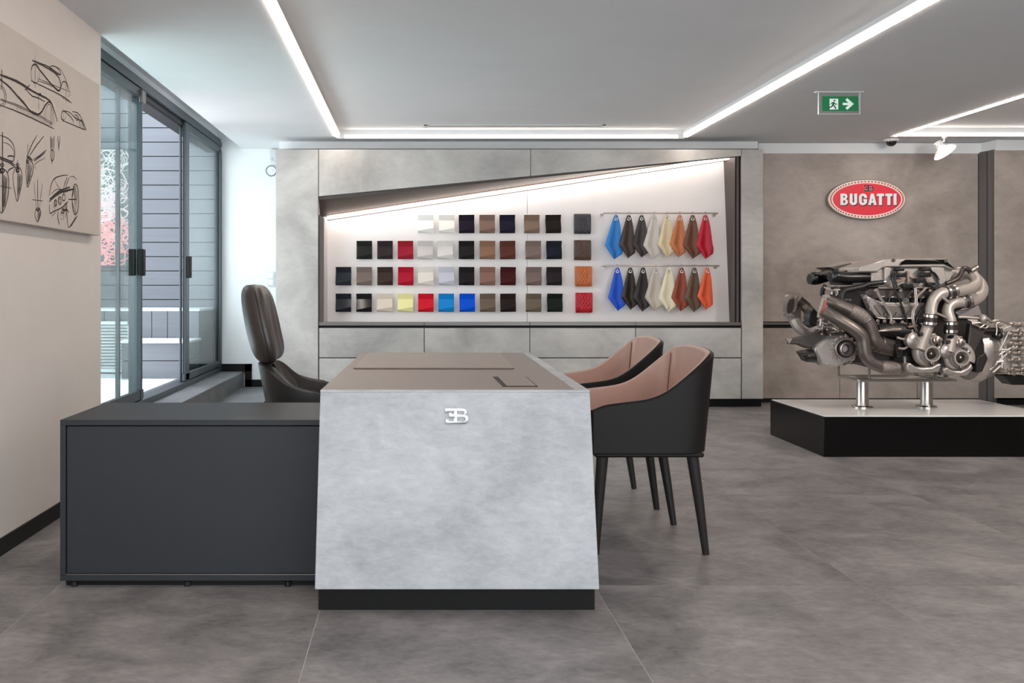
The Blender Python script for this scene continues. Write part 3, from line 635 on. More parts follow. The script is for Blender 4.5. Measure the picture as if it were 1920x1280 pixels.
def horseshoe(curve, hz, z0, th, lean, taper=0.0, rows=9, round_front=True):
    """outer skin, inner skin (with rim split between them)"""
    n = len(curve); nor = []
    for i in range(n):
        a = Vector(curve[max(i-1,0)]); b_ = Vector(curve[min(i+1,n-1)]); t = (b_-a).normalized(); nor.append(Vector((t.y, -t.x)))
    cen = Vector((sum(c[0] for c in curve)/n, 0))
    for i in range(n):
        if nor[i].dot(Vector(curve[i])-cen) < 0: nor[i] = -nor[i]
    def pt(i, z, off):
        x, y = curve[i]; k = (z-z0); bx_ = max(0, (x-curve[0][0])/(max(c[0] for c in curve)-curve[0][0]))
        p = Vector((x+lean*k*bx_, y*(1+taper*k)))-nor[i]*off
        return Vector((p.x, p.y, z))
    out, inn = MB(), MB()
    def o_fn(u, v):
        i = round(u*(n-1)); z = z0+(hz[i]-.008-z0)*v; return pt(i, z, 0)
    out.grid(o_fn, n, rows)
    out.grid(lambda u, v: pt(round(u*(n-1)), hz[round(u*(n-1))]-.008+.008*math.sin(v*PI/2), th/2*(1-math.cos(v*PI/2))), n, 5)
    inn.grid(lambda u, v: pt(round(u*(n-1)), hz[round(u*(n-1))]-.008+.008*math.cos(v*PI/2), th/2+th/2*math.sin(v*PI/2)), n, 5)
    inn.grid(lambda u, v: pt(round(u*(n-1)), hz[round(u*(n-1))]-.008-(hz[round(u*(n-1))]-.008-z0)*v, th), n, rows)
    for i in (0, n-1):                              # close the two arm fronts
        out.grid(lambda u, v: pt(i, z0+(hz[i]-.004-z0)*v, th*u)+Vector((-.016*math.sin(PI*u), 0, 0)), 7, rows)
    return out, inn
def merge_loc(o): return o
def guest_chair(label, yc):
    t = thing('armchair', label, 'chair', (.98, yc, 0), 'leather armchairs on the right of the desk')
    cv = even(lambda n: shell_curve(-.248, .234, .305, 5.5, n))
    tabx = [(-.248,.60),(-.228,.617),(-.16,.626),(-.03,.642),(.03,.666),(.08,.708),(.15,.775),(.19,.808),(.234,.828)]
    hz = []
    for (x, y) in cv:
        h = interp(tabx, x)
        if x > .2: h = max(h, .822+.019*(1-(y/.3)**2))
        hz.append(h)
    for _ in range(5): hz = [hz[0]]+[(hz[i-1]+2*hz[i]+hz[i+1])/4 for i in range(1, len(hz)-1)]+[hz[-1]]
    out, inn = horseshoe(cv, hz, .425, .034, .10, 0)
    M = Matrix.Translation((.98, yc, 0))
    def put(name, mb, m, bev=0):
        for i, v in enumerate(mb.v): mb.v[i] = M @ v
        return obj(name, mb, m, t, bev)
    put('shell', out, M_choc); put('lining', inn, M_rose)
    for s_ in (-1, 1):                              # seams either side of the back pad
        i = min(range(len(cv)), key=lambda q: abs(cv[q][1]-s_*.268)+(0 if cv[q][0] > .1 else 9)); x, y = cv[i]; nx = -Vector((x, y, 0)).normalized()
        pts = []
        for k in range(8):
            z = .47+(hz[i]-.022-.47)*k/7; pts.append(Vector((x+.10*(z-.425)*.95, y, z))+Vector((-.034*.8, -.034*math.copysign(.75, y), 0)))
        put('seam', MB().tube(pts, .0022, 6), mat('seam_brown', C(120,92,82), .6))
    put('seat', MB().grid(lambda u, v: Vector((-.225+.40*u, (-.262+.524*v), .468+.02*math.sin(PI*min(1,max(0,u)))**.5*math.sin(PI*v)**.4)), 14, 14).box(-.225,.175,-.262,.262,.43,.466), M_rose)
    put('seat_frame', MB().box(-.24, .205, -.292, .292, .405, .4255), M_choc, .008)
    for (fx, fy) in ((-1,-1),(-1,1),(1,-1),(1,1)):
        x1 = .182 if fx > 0 else -.222; x2 = .235 if fx > 0 else -.238; ya, yb = fy*.262, fy*.243
        put('leg', MB().tube([(x1-.018*fx, ya, .408), (x1-.012*fx+(x2-x1)*.5, (ya+yb)/2, .2), (x2-.01*fx, yb, 0)], [.025, .02, .0145], 12), M_leg)
    return t
guest_chair('nearer rose and black leather armchair, its dark side facing the viewer', 4.19)
guest_chair('farther rose and black leather armchair, half hidden behind the other', 4.985)
# executive chair, facing the desk
yc = 4.62
ex = thing('office_chair', 'high-backed dark brown leather office armchair between credenza and desk', 'chair', (-.6, yc, 0))
def put(name, mb, m, par=ex, bev=0): return obj(name, mb, m, par, bev)
def backrest(u, v):
    v = .5-.5*math.cos(PI*v)
    a = 2*PI*u; z = .742+.366*v
    cx = -.695-.072*v-.010*math.sin(PI*v)
    e = max(0, 1-abs(2*v-1)**6)**.5
    wy = (.240-.030*(v-.35)**2*4)*(.66+.34*e)
    tx = .062*(.30+.70*e)
    c, s_ = math.cos(a), math.sin(a)
    px_ = tx*math.copysign(abs(c)**.75, c); py_ = wy*math.copysign(abs(s_)**.62, s_)
    wrap = .045*(py_/.24)**2
    pleat = 0
    if c > .15 and abs(py_) < .2: pleat = .0045*math.cos(py_/.2*PI*4)*min(1, c)*math.sin(PI*v)
    return Vector((cx+px_+wrap+pleat, yc+py_, z))
bk = MB().grid(backrest, 96, 28, True, True)
for vv in (0, 1):
    ring = [backrest(i/96, vv) for i in range(96)]; c = sum(ring, Vector())/96; c.z += (.003 if vv else -.003)
    bk.add(ring+[c], [(i, (i+1)%96, 96) for i in range(96)], True)
put('backrest', bk, M_exec)
ex.rotation_euler.z = .04
pts = []
for s_ in (-1, 1):
    q = [backrest(.25 if s_ > 0 else .75, k/20) for k in range(1, 20)]
    put('piping', MB().tube([p+Vector((.0, s_*.002, 0)) for p in q], .004, 6), M_execs)
cv = [(-x, y) for x, y in shell_curve(-.235, .075, .285, 2.8)]
# local: back at -x, arms toward +x
hz = []
for (x, y) in cv:
    hz.append(interp([(-.075,.745),(-.03,.735),(.01,.69),(.05,.648),(.085,.640),(.13,.622),(.235,.600)], x))
for _ in range(6): hz = [hz[0]]+[(hz[i-1]+2*hz[i]+hz[i+1])/4 for i in range(1, len(hz)-1)]+[hz[-1]]
cvm = [(-x, y) for x, y in cv]
out, inn = horseshoe(cvm, hz, .42, .05, .20, 0)
for mb in (out, inn):
    for i, v in enumerate(mb.v): mb.v[i] = Vector((-.60-v.x, yc+v.y, v.z))
put('shell', out, M_execs); put('lining', inn, M_exec)
# pleated back pad inside the shell
def pad(u, v):
    y = (-.17+.34*u)*(1-.35*max(0,v-.6)**1.5*4); x = -.60-.155-.06*(1-v)*0; z = .47+.27*v
    xx = -.60-(.030+.20*(z-.42))+.075*(1-v)**2+.09*(abs(y)/.2)**2.4+.018
    xx += .006*math.cos(y/.17*PI*4)*math.sin(PI*min(1,v*1.02))
    return Vector((xx, yc+y, z-.004))
pb_ = MB().grid(pad, 40, 16); pb_.grid(lambda u, v: pad(u, v)-Vector((.03,0,.0)), 40, 16)
put('back_pad', pb_, M_exec)
put('seat', MB().grid(lambda u, v: Vector((-.72+.36*u, yc-.22+.44*v, .47+.03*math.sin(PI*u)**.5*math.sin(PI*v)**.5)), 14, 14).box(-.72,-.36,yc-.22,yc+.22,.42,.468), M_exec)
for s_ in (-1, 1):
    q = [(-.60-cvm[i][0]+.0-.20*(hz[i]-.42)*max(0, (cvm[i][0]+.235)/.31)*1.0, yc+cvm[i][1]-(.025*(1 if cvm[i][1] > 0 else -1)), hz[i]+.001) for i in (range(2, 24) if s_ < 0 else range(37, 59))]
    put('piping', MB().tube(q, .0035, 6), M_execs)
put('column', MB().lathe((-.63, yc, .06), (0,0,1), [(.03,0),(.03,.2),(.02,.2),(.02,.34),(.09,.345),(.09,.362)], 16), M_chrome)
for k in range(5):
    a = 2*PI*k/5+.3; c = Vector((-.63, yc, 0)); dv = Vector((math.cos(a), math.sin(a), 0))
    sp = put('spoke', MB().tube([c+dv*.02+Vector((0,0,.11)), c+dv*.16+Vector((0,0,.095)), c+dv*.285+Vector((0,0,.07))], [.024,.018,.013], 10), M_chrome)
    put('caster', MB().lathe(c+dv*.285+Vector((0,0,.028))-dv.cross(Vector((0,0,1)))*.016, dv.cross(Vector((0,0,1))), [(0,0),(.026,0),(.028,.006),(.028,.026),(.026,.032),(0,.032)], 14), M_black, ex)

# ------------------------------------------------------------------ paint samples on the niche wall
SD = 8.99
ORD = ['first','second','third','fourth','fifth','sixth','seventh','eighth','ninth','tenth','eleventh']
rows = [
 ('top', 402.6, 436.8, [(798.5,'bright white',(244,242,238)),(837.5,'warm white',(244,241,232)),(875,'dark aubergine',(44,36,52)),(913.5,'mocha',(128,102,92)),(951.5,'midnight navy',(42,40,62)),(997.3,'bronze taupe',(128,108,92)),(1037.7,'black brown',(54,45,40))]),
 ('second', 451, 486, [(683,'blackish green',(44,48,43)),(722,'dark plum',(66,52,56)),(760,'wine red',(150,28,44)),(797,'light grey',(208,203,200)),(835,'off-white',(224,218,213)),(875,'soft black',(44,40,42)),(914,'caramel brown',(140,104,84)),(952,'dark chestnut',(92,50,42)),(1000,'grey taupe',(124,108,100)),(1039,'blue black',(38,45,60))]),
 ('third', 500, 535, [(644,'midnight blue',(46,52,68)),(682.6,'warm taupe',(118,104,96)),(721.8,'dark brown',(78,60,52)),(760.5,'crimson',(172,18,44)),(798,'ivory',(234,228,217)),(837,'silver grey',(202,204,214)),(875,'ink black',(46,41,44)),(914,'rosy brown',(138,102,90)),(952.6,'burgundy',(96,32,38)),(1001,'dusty taupe',(122,104,98)),(1039.5,'plum black',(58,48,53))]),
 ('bottom', 549.5, 585.3, [(643.7,'petrol black',(38,47,58)),(682.6,'deep black',(38,37,41)),(721,'beige',(226,211,195)),(760,'pale yellow',(246,238,170)),(798.5,'bright red',(208,22,44)),(837,'sky blue',(18,130,205)),(876,'royal blue',(0,82,215)),(914.5,'umber',(112,94,82)),(953,'espresso',(54,44,41)),(1001,'olive brown',(110,98,82)),(1040.5,'bottle green',(38,48,42))]),
]
sw_w, sw_h = .146, .172
o_ = .012
fr_ = []
ax_, bx_ = -sw_w/2, sw_w/2
zt = sw_h/2
prof = [(zt, zt, -.054), (zt-.30*sw_h, zt-.30*sw_h, -.034), (zt-.88*sw_h, zt-.72*sw_h, None), (-zt, -zt, -.044)]  # slanting lower fold imitates the edge of a reflection in the gloss
fv = []
slope = (.070-.034)/(.58*sw_h)
for (zl, zr, y) in prof:
    for (x, z) in ((ax_, zl), (bx_, zr)):
        yy = y if y is not None else -(.034+slope*((zt-.30*sw_h)-z))
        fv.append(Vector((x, yy, z)))
swb = MB(); k8 = len(fv)
swb.add(fv+[v+Vector((0,.004,0)) for v in fv], [(0,1,3,2),(2,3,5,4),(4,5,7,6),(k8,k8+2,k8+3,k8+1),(k8+2,k8+4,k8+5,k8+3),(k8+4,k8+6,k8+7,k8+5),(0,2,k8+2,k8),(2,4,k8+4,k8+2),(4,6,k8+6,k8+4),(1,k8+1,k8+3,3),(3,k8+3,k8+5,5),(5,k8+5,k8+7,7),(0,k8,k8+1,1),(6,7,k8+7,k8+6)])
sw_me = swb.mesh('paint_sample')
mount_me = MB().box(-.03, .03, -.026, 0, -.01, .03).mesh('mount'); mount_me.materials.append(M_sill)
for (rn, y0, y1, items) in rows:
    for i, (cx, cn, col) in enumerate(items):
        m = mat('lacquer_'+cn.replace(' ', '_').replace('-', '_'), tuple(c*(.55 if sum(C(*col)[:3]) < .16 else 1.08 if sum(C(*col)[:3]) < .9 else 1) for c in C(*col)[:3])+(1,), .1, spec=.32)
        me = sw_me.copy(); me.materials.append(m)
        o = bpy.data.objects.new('paint_sample', me); COL.objects.link(o)
        o.location = (PX(cx, SD), DB-.001, PZ((y0+y1)/2, SD)); o.rotation_euler = (0, random.uniform(-.012,.012), random.uniform(-.03,.03))
        b = o.modifiers.new('bevel', 'BEVEL'); b.width = .0028; b.segments = 2; b.limit_method = 'ANGLE'; b.angle_limit = .3
        tag(o, '%s glossy folded paint sample, %s from the left in the %s row' % (cn, ORD[i], rn), 'paint sample', 'paint samples in the lit niche')
        c = bpy.data.objects.new('mount', mount_me); COL.objects.link(c); c.parent = o
# quilted leather pads
def quilt(u, v):
    x = (u-.5)*.155; z = (.5-v)*.19
    bul = .030+.022*min(1, (1-abs(2*v-1)**5))
    q = 0
    if abs(x) < .044:
        a = (x/.0293+z/.0475)*PI; b_ = (x/.0293-z/.0475)*PI
        q = .0075*abs(math.sin(a))**.5*abs(math.sin(b_))**.5
    else: q = .0055*abs(math.sin((abs(x)-.044)/.0112*PI))**.6
    return Vector((x, -(bul+q)*(1 if abs(2*v-1) < .999 else .2), z))
qb = MB().grid(quilt, 56, 60)
qb.box(-.076, .076, -.028, 0, -.09, .09)
q_me = qb.mesh('quilted_sample')
st = MB()
for k in range(-8, 9):
    for sg in (1, -1):
        pts = []
        for i in range(25):
            z = -.094+.188*i/24; x = sg*(.0293*(k+0)-.0293*z/.0475) if True else 0
            if abs(x) <= .0445: pts.append((x, quilt(x/.155+.5, .5-z/.19).y-.0015, z))
        if len(pts) > 1: st.ribbon(pts, .0022, (0,-1,0))
st_me0 = st.mesh('stitching')
for (y0, y1, cx, cn, col, sc_) in ((400,438,1093,'slate grey',(62,60,66),(80,78,84)),(449,488,1093.3,'dark brown',(82,60,48),(140,84,62)),(498.7,537,1095,'tan orange',(200,112,62),(150,80,44)),(548,587,1096,'cherry red',(190,14,36),(238,130,140))):
    me = q_me.copy(); me.materials.append(mat('quilt_'+cn.replace(' ','_'), C(*col), .38, bump=.05, bscale=400))
    o = bpy.data.objects.new('quilted_sample', me); COL.objects.link(o); o.location = (PX(cx,SD), DB-.001, PZ((y0+y1)/2,SD))
    tag(o, cn+' diamond-quilted leather sample in the column beside the hanging hides', 'leather sample', 'quilted leather samples')
    me = st_me0.copy(); me.materials.append(mat('thread_'+cn.replace(' ','_'), C(*sc_), .6))
    c = bpy.data.objects.new('stitching', me); COL.objects.link(c); c.parent = o
# two rails with hanging hides
def hide(flip):
    rows_ = [(-1.5,-2.2,2.2),(0,-3.4,3.4),(5,-5.2,5.2),(12,-7.2,7),(20,-9.5,8.6),(40,-15,11),(52,-18.5,12.2),(55,-18.8,12.4),(62,-13.6,12.8),(69,-8.8,13),(72,-6.6,9.5),(76,-4,4),(79.8,-1.6,-1)]
    s_ = DH/F
    def pt(u, v):
        k = v*(len(rows_)-1); i = min(int(k), len(rows_)-2); t = k-i
        y = rows_[i][0]*(1-t)+rows_[i+1][0]*t; l = rows_[i][1]*(1-t)+rows_[i+1][1]*t; r = rows_[i][2]*(1-t)+rows_[i+1][2]*t
        x = l+(r-l)*u
        wv = .016*math.sin(u*PI*1.6+.5)*min(1, y/45) + .010*math.sin(u*PI*3.1)*min(1, y/60)
        return Vector((x*s_*flip, -wv, -y*s_))
    b = MB().grid(pt, 13, 25); b.grid(lambda u, v: pt(u, v)+Vector((0,.0025,0)), 13, 25)
    # folded-back tail on the far edge
    b.grid(lambda u, v: pt(1, .45+.35*v)+Vector((.012*u*flip*math.sin(PI*v), .012+.03*u, -.004*u)), 5, 10)
    return b
DH = 8.93
hides = [
 ('upper', 399.5, 404.6, 1155, 23.95, [('bright blue',(32,126,208)),('dark brown',(66,52,46)),('charcoal brown',(54,46,42)),('light grey',(208,202,194)),('cream',(226,208,172)),('tan orange',(196,118,74)),('chestnut brown',(104,62,42)),('crimson red',(186,12,44))]),
 ('lower', 498, 503, 1157.5, 24.1, [('royal blue',(10,82,205)),('black brown',(44,34,28)),('black',(42,37,36)),('greige',(196,186,174)),('pale ivory',(232,222,192)),('rust brown',(142,64,40)),('taupe brown',(98,76,60)),('coral orange',(232,96,58))]),
]
eye_me = MB().lathe((0,0,0), (0,-1,0), [(.0085,-.001),(.0155,-.001),(.0165,.002),(.0145,.005),(.0105,.005),(.0085,.002),(.0085,-.001)], 18).mesh('eyelet'); eye_me.materials.append(M_chrome)
hook_me = MB().tube([(.0,0,.030),(.006,0,.040),(.006,-.0,.052),(0,0,.058),(-.006,0,.052),(-.006,0,.035),(-.003,-.002,.0),(0,-.004,-.012)], .0018, 6, 4).mesh('hook'); hook_me.materials.append(M_satin)
for (rn, ry, ty, x0, stp, items) in hides:
    rl_ = thing('rail', '%s thin metal rail with bent ends carrying hanging leather hides' % rn, 'rail', tuple(P(1238, ry, DH)))
    a = P(1132.5 if rn == 'upper' else 1135, ry, DH); b_ = P(1345.5 if rn == 'upper' else 1348.5, ry, DH)
    obj('bar', MB().tube([a, b_], .0065, 10), M_satin, rl_)
    for e in (a, b_):
        obj('bracket', MB().tube([e+Vector((0,-.004,0)), Vector((e.x, DB-.002, e.z-.012))], .006, 10).lathe((e.x, DB-.012, e.z-.011), (0,1,0), [(0,0),(.017,0),(.017,.012),(0,.012)], 14), M_satin, rl_)
    for i, (cn, col) in enumerate(items):
        m = mat('hide_'+cn.replace(' ','_'), C(*col), .5, bump=.06, bscale=350)
        fl_ = 1
        base = P(x0+stp*i, ty, DH)
        t = thing('leather_hide', '%s leather hide hanging %s from the left on the %s rail' % (cn, ORD[i], rn), 'leather hide', tuple(base), 'leather hides on the two rails')
        hm = hide(1); sc = random.uniform(.97, 1.03)
        ha = bpy.data.objects.new('hide', hm.mesh('hide')); ha.data.materials.append(m); COL.objects.link(ha); ha.parent = t
        ha.scale = (sc, random.uniform(.8,1.3), sc); ha.rotation_euler = (0, random.uniform(-.03,.03), random.uniform(-.22,.06))
        e = bpy.data.objects.new('eyelet', eye_me); COL.objects.link(e); e.parent = t; e.location = (0, -.004, -.030)
        h = bpy.data.objects.new('hook', hook_me); COL.objects.link(h); h.parent = t; h.location = (0, 0, base.z*0+PZ(ry,DH)-PZ(ty,DH)-.044+.0)
# ------------------------------------------------------------------ sign on the engine wall
SGD = D2-.055
sg = thing('wall_sign', 'red oval wall sign with white capitals and a dotted white rim above the engine', 'sign', (PX(1625.5,SGD), SGD, PZ(373.5,SGD)))
sx, sz = PX(1625.5,SGD), PZ(373.5,SGD); ss = SGD/F
def oval(rx, ry, y0, y1, n=72): return MB().xz([(sx+rx*ss*math.cos(2*PI*i/n), sz+ry*ss*math.sin(2*PI*i/n)) for i in range(n)], y0, y1)
M_red = mat('sign_red', C(240,62,80), .3, coat=.4); M_rim = mat('sign_rim', C(240,232,222), .35); M_navy = mat('sign_navy', C(36,34,48), .5); M_let = mat('sign_white', C(246,248,252), .4)
obj('backplate', oval(73, 37.5, SGD+.006, D2-.002), M_satin, sg, .003)
obj('rim', oval(71.6, 36.3, SGD, SGD+.006), M_rim, sg, .001)
obj('face', oval(64, 29.8, SGD-.002, SGD), M_red, sg, .0008)
db = MB(); 
nd = 66
for k in range(nd):
    a = 2*PI*k/nd; cx, cz = sx+67.9*ss*math.cos(a), sz+33.1*ss*math.sin(a)
    db.xz([(cx+1.5*ss*math.cos(2*PI*i/10), cz+1.5*ss*math.sin(2*PI*i/10)) for i in range(10)], SGD-.0012, SGD)
dots = obj('rim_dots', db, mat('sign_dots', C(198,40,48), .4), sg); dots['kind'] = 'stuff'
def bar(b, p, q, wd, y0, y1):
    p, q = Vector(p), Vector(q); t = (q-p).normalized(); n_ = Vector((-t.y, t.x))*wd/2
    b.xz([tuple(p-n_), tuple(q-n_), tuple(q+n_), tuple(p+n_)], y0, y1)
def poly(b, pts, wd, y0, y1):                      # mitred thick stroke
    pts = [Vector(p) for p in pts]; n_ = len(pts); L_, R_ = [], []
    for i in range(n_):
        a = pts[max(i-1,0)]; c = pts[min(i+1,n_-1)]
        t1 = (pts[i]-a).normalized() if i > 0 else (c-pts[i]).normalized(); t2 = (c-pts[i]).normalized() if i < n_-1 else t1
        nn = Vector((-(t1+t2).y, (t1+t2).x)).normalized(); kx = Vector((-t1.y, t1.x)).dot(nn); wv = wd/2/max(kx, .5)
        L_.append(pts[i]+nn*wv); R_.append(pts[i]-nn*wv)
    for i in range(n_-1): b.xz([tuple(L_[i]), tuple(L_[i+1]), tuple(R_[i+1]), tuple(R_[i])], y0, y1)
def arc(cx, cy, rx, ry, a0, a1, n_=8): return [(cx+rx*math.cos(math.radians(a0+(a1-a0)*i/n_)), cy+ry*math.sin(math.radians(a0+(a1-a0)*i/n_))) for i in range(n_+1)]
def letters(name, y0, y1, dx, dz, m):              # coordinates in the sign's zoomed photo: 11.294 units per pixel
    k = ss/11.294
    def A(cx, cy, rx, ry, a0, a1, n=14): return [(cx+rx*math.cos(math.radians(a0+(a1-a0)*i/n)), cy+ry*math.sin(math.radians(a0+(a1-a0)*i/n))) for i in range(n+1)]
    T_ = lambda c: [[(c-75,430),(c+75,430),(c+75,486),(c+31,486),(c+31,672),(c-31,672),(c-31,486),(c-75,486)]]
    glyphs = [
     [[(394,430),(478,430)]+A(478,492,62,62,-90,52)+A(484,607,66,65,-58,90)+[(394,672)], [(455,476)]+A(474,496,19,20,-90,90)+[(455,516)], [(455,570)]+A(478,600,24,30,-90,90)+[(455,630)]],
     [[(590,430),(650,430)]+A(668,598,18,22,180,0)+[(686,430),(747,430)]+A(668,598,79,76,0,180)],
     [[(955,522)]+A(872,506,83,78,0,-180)+A(872,597,83,78,180,0)+[(955,546),(880,546),(880,590),(898,590)]+A(872,597,26,26,0,180)+A(872,506,26,26,180,360)+[(898,522)]],
     [[(980,672),(1040,430),(1098,430),(1160,672),(1100,672),(1091,624),(1047,624),(1038,672)], [(1057,580),(1081,580),(1069,506)]],
     T_(1240), T_(1420), [[(1519,430),(1581,430),(1581,672),(1519,672)]]]
    ox, oz = sx+((1540)-1625.5)*ss+dx, sz-((325)-373.5)*ss+dz
    for g in glyphs:
        obj(name, outline_mesh(name, [[(u*k, -v*k) for u, v in lp] for lp in g], lambda c: Vector((ox+c.x, (y0+y1)/2-c.z, oz+c.y)), y1-y0), m, sg)
letters('letter_shadow', SGD-.006, SGD-.001, 1.7*ss, -1.5*ss, M_navy)
letters('letter', SGD-.012, SGD-.006, 0, 0, M_let)
obj('monogram', monogram(PX(1540+997/11.294, SGD), PZ(325+316/11.294, SGD), .222/11.294*ss, SGD-.006, .005), M_navy, sg)
obj('monogram_outline', monogram(PX(1540+997/11.294, SGD), PZ(325+316/11.294, SGD), .222/11.294*ss, SGD-.0035, .0025, 22), M_rim, sg)

# ------------------------------------------------------------------ exit sign, dome camera, spotlight
ED = 6.72
es = thing('exit_sign', 'green running-man exit sign on a clear plate hanging from the ceiling', 'sign', (PX(1574,ED), ED, H))
obj('plate', MB().box(PX(1535,ED), PX(1612.5,ED), ED, ED+.01, PZ(213.5,ED), H+.0), M_clear, es, .002)
obj('face', bx(1541, 1608.5, 180.6, 208.5, ED, ED-.003, ED+.0), mat('exit_green', C(16,112,66), .4, emit=C(16,120,70), es=.25), es)
obj('plate_edge', MB().box(PX(1535,ED), PX(1612.5,ED), ED-.001, ED+.011, PZ(214.2,ED), PZ(213.4,ED)).box(PX(1534.6,ED), PX(1535.3,ED), ED-.001, ED+.011, PZ(214,ED), PZ(172.5,ED)).box(PX(1612.2,ED), PX(1613,ED), ED-.001, ED+.011, PZ(214,ED), PZ(172.5,ED)), mat('acrylic_edge', C(225,232,232), .2), es)
obj('ceiling_mount', MB().box(PX(1528,ED), PX(1619,ED), ED-.012, ED+.022, H-.006, H), M_white, es, .002)
M_pic = mat('exit_white', C(226,240,234), .4, emit=C(226,240,234), es=.3)
def eq(u, v): return (PX(1400+u/3.692, ED), PZ(130+v/3.692, ED))
pic = MB(); pic.xz([eq(573,204), eq(632,204), eq(632,278), eq(573,278)], ED-.0042, ED-.003)
obj('doorway', pic, M_pic, es)
man = MB(); M_man = mat('exit_man', C(14,96,58), .4)
man.xz([tuple(Vector(eq(606,217))+Vector((4.6*ED/F/3.692*1.4*math.cos(a*PI/6), 4.6*ED/F/3.692*1.4*math.sin(a*PI/6)))) for a in range(12)], ED-.0052, ED-.0042)
px1 = ED/F/3.692
for (w_, pts) in ((13,[(602,228),(594,248)]), (6,[(601,229),(588,232),(582,243)]), (6,[(603,230),(612,242),(624,241)]), (8,[(594,248),(586,260),(568,266)]), (8,[(596,248),(608,258),(616,275)]), (6,[(568,266),(564,275)])):
    poly(man, [eq(*p) for p in pts], w_*px1, ED-.0052, ED-.0042)
obj('running_man', man, M_man, es)
ar = MB(); poly(ar, [eq(664,240), eq(722,240)], 16*px1, ED-.0042, ED-.003); poly(ar, [eq(688,206), eq(726,240), eq(688,274)], 18*px1, ED-.0043, ED-.003)
obj('arrow', ar, M_pic, es)
dc = thing('dome_camera', 'small dark security dome camera at the corner of the right ceiling tray', 'camera', (PX(1673,8.86), 8.86, H))
cxd = PX(1674, 8.87)
obj('base', MB().lathe((cxd, 8.9, H), (0,0,-1), [(0,0),(.066,0),(.066,.012),(.058,.02),(0,.02)], 24), M_white, dc)
obj('dome', MB().grid(lambda u, v: Vector((cxd+.05*math.cos(2*PI*u)*math.cos(v*PI/2), 8.9+.05*math.sin(2*PI*u)*math.cos(v*PI/2), H-.02-.045*math.sin(v*PI/2))), 24, 8, True, True), mat('smoked_dome', C(22,18,17), .08, coat=1), dc)
SPX = PX(1769, 8.71)
sp = thing('spotlight', 'white round track spotlight hanging from the strip above the engine', 'lamp', (SPX, 8.71, H))
hc = P(1772, 285.5, 8.62); ax3 = Vector((.38, -.42, -.82)).normalized()
obj('stem', MB().tube([(SPX, 8.70, H-.006), (SPX, 8.70, H-.05), hc-ax3*.11], .009, 10).lathe((SPX, 8.70, H-.006), (0,0,-1), [(0,0),(.02,0),(.02,.015),(0,.015)], 14), M_white, sp)
obj('heat_sink', MB().lathe(hc-ax3*.115, ax3, [(0,0),(.034,0),(.034,.01),(.03,.012),(.03,.022),(.034,.024),(.034,.034),(.03,.036),(.03,.046),(.036,.048),(.04,.065)], 20), M_white, sp)
obj('reflector', MB().lathe(hc-ax3*.052, ax3, [(.03,0),(.06,.012),(.09,.035),(.104,.052),(.106,.056),(.102,.056),(.098,.05)], 32), mat('lamp_white', C(240,238,234), .3), sp)
obj('lamp_face', MB().lathe(hc, ax3, [(0,0),(.099,-.001)], 32), M_lamp, sp)
sl_ = bpy.data.lights.new('spot_beam', 'SPOT'); sl_.energy = SPOT_W; sl_.spot_size = 1.1; sl_.spot_blend = .6; sl_.color = (1,.9,.8); sl_.shadow_soft_size = .08
so_ = bpy.data.objects.new('spot_beam', sl_); COL.objects.link(so_); so_.location = hc+ax3*.02; so_.rotation_euler = ax3.to_track_quat('-Z', 'Y').to_euler()

# ------------------------------------------------------------------ podium and stand
Y0, Y1, X0, X1, ZP = 6.2, 7.13, 2.655, 4.2, .264
pod = thing('podium', 'black gloss podium with white glossy top under the engine', 'podium', (3.4, 6.65, 0))
obj('body', MB().box(X0, X1, Y0, Y1, 0, ZP-.006), M_gloss, pod, .002)
obj('top', MB().box(X0+.01, X1-.01, Y0+.012, Y1-.01, ZP-.006, ZP), M_wglass, pod, .001)
EP = 6.65
stn = thing('engine_stand', 'steel stand with two round posts carrying the engine on the white podium', 'stand', (3.33, EP, ZP))
for px in (1617, 1737.3):
    x = PX(px, EP)
    obj('post', MB().lathe((x, EP, ZP), (0,0,1), [(0,0),(.068,0),(.068,.008),(.064,.012),(.042,.012),(.039,.018),(.039,.178),(.041,.18),(.041,.186),(0,.186)], 28), M_steel, stn)
zb0, zb1 = PZ(711.5,EP), PZ(706.5,EP)
for yy in (EP-.16, EP+.16): obj('rail', MB().box(PX(1590,EP), PX(1768,EP), yy-.012, yy+.012, zb0, zb1), M_steel, stn, .002)
for x in (PX(1592,EP), PX(1617,EP), PX(1737,EP), PX(1765,EP)): obj('crossbar', MB().box(x-.015, x+.015, EP-.16, EP+.16, zb0, zb1-.001), M_steel, stn, .002)
for (px, yy) in ((1591.5, EP+.16), (1609, EP-.16), (1742, EP+.16), (1752, EP-.16)):
    obj('upright', MB().tube([(PX(px,EP), yy, zb1), (PX(px,EP), yy, PZ(672,EP))], .008, 10), M_steel, stn)

# ------------------------------------------------------------------ the engine
M_al = mat('cast_aluminium', C(168,160,155), .38, .75, var=.10, scale=30, bump=.08, bscale=120)
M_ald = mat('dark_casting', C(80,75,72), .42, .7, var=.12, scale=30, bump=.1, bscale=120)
M_pl = mat('plenum_silver', C(176,168,162), .38, .55, var=.04, scale=20)
M_pipe = mat('charge_pipe_grey', C(176,167,160), .42, .45, var=.04, scale=20)
M_exh = mat('exhaust_steel', C(114,105,99), .38, .75, var=.1, scale=10)
M_braid = mat('braided_steel', C(140,130,124), .35, .8, var=.5, scale=160, bump=.5, bscale=260)
M_blk = mat('black_plastic', C(20,19,19), .3); M_rub = mat('rubber_hose', C(26,24,24), .45)
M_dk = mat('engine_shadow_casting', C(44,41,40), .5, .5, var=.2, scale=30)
M_cop = mat('copper_bracket', C(150,130,117), .4, .6); M_hose = mat('silicone_brown', C(48,36,32), .4)
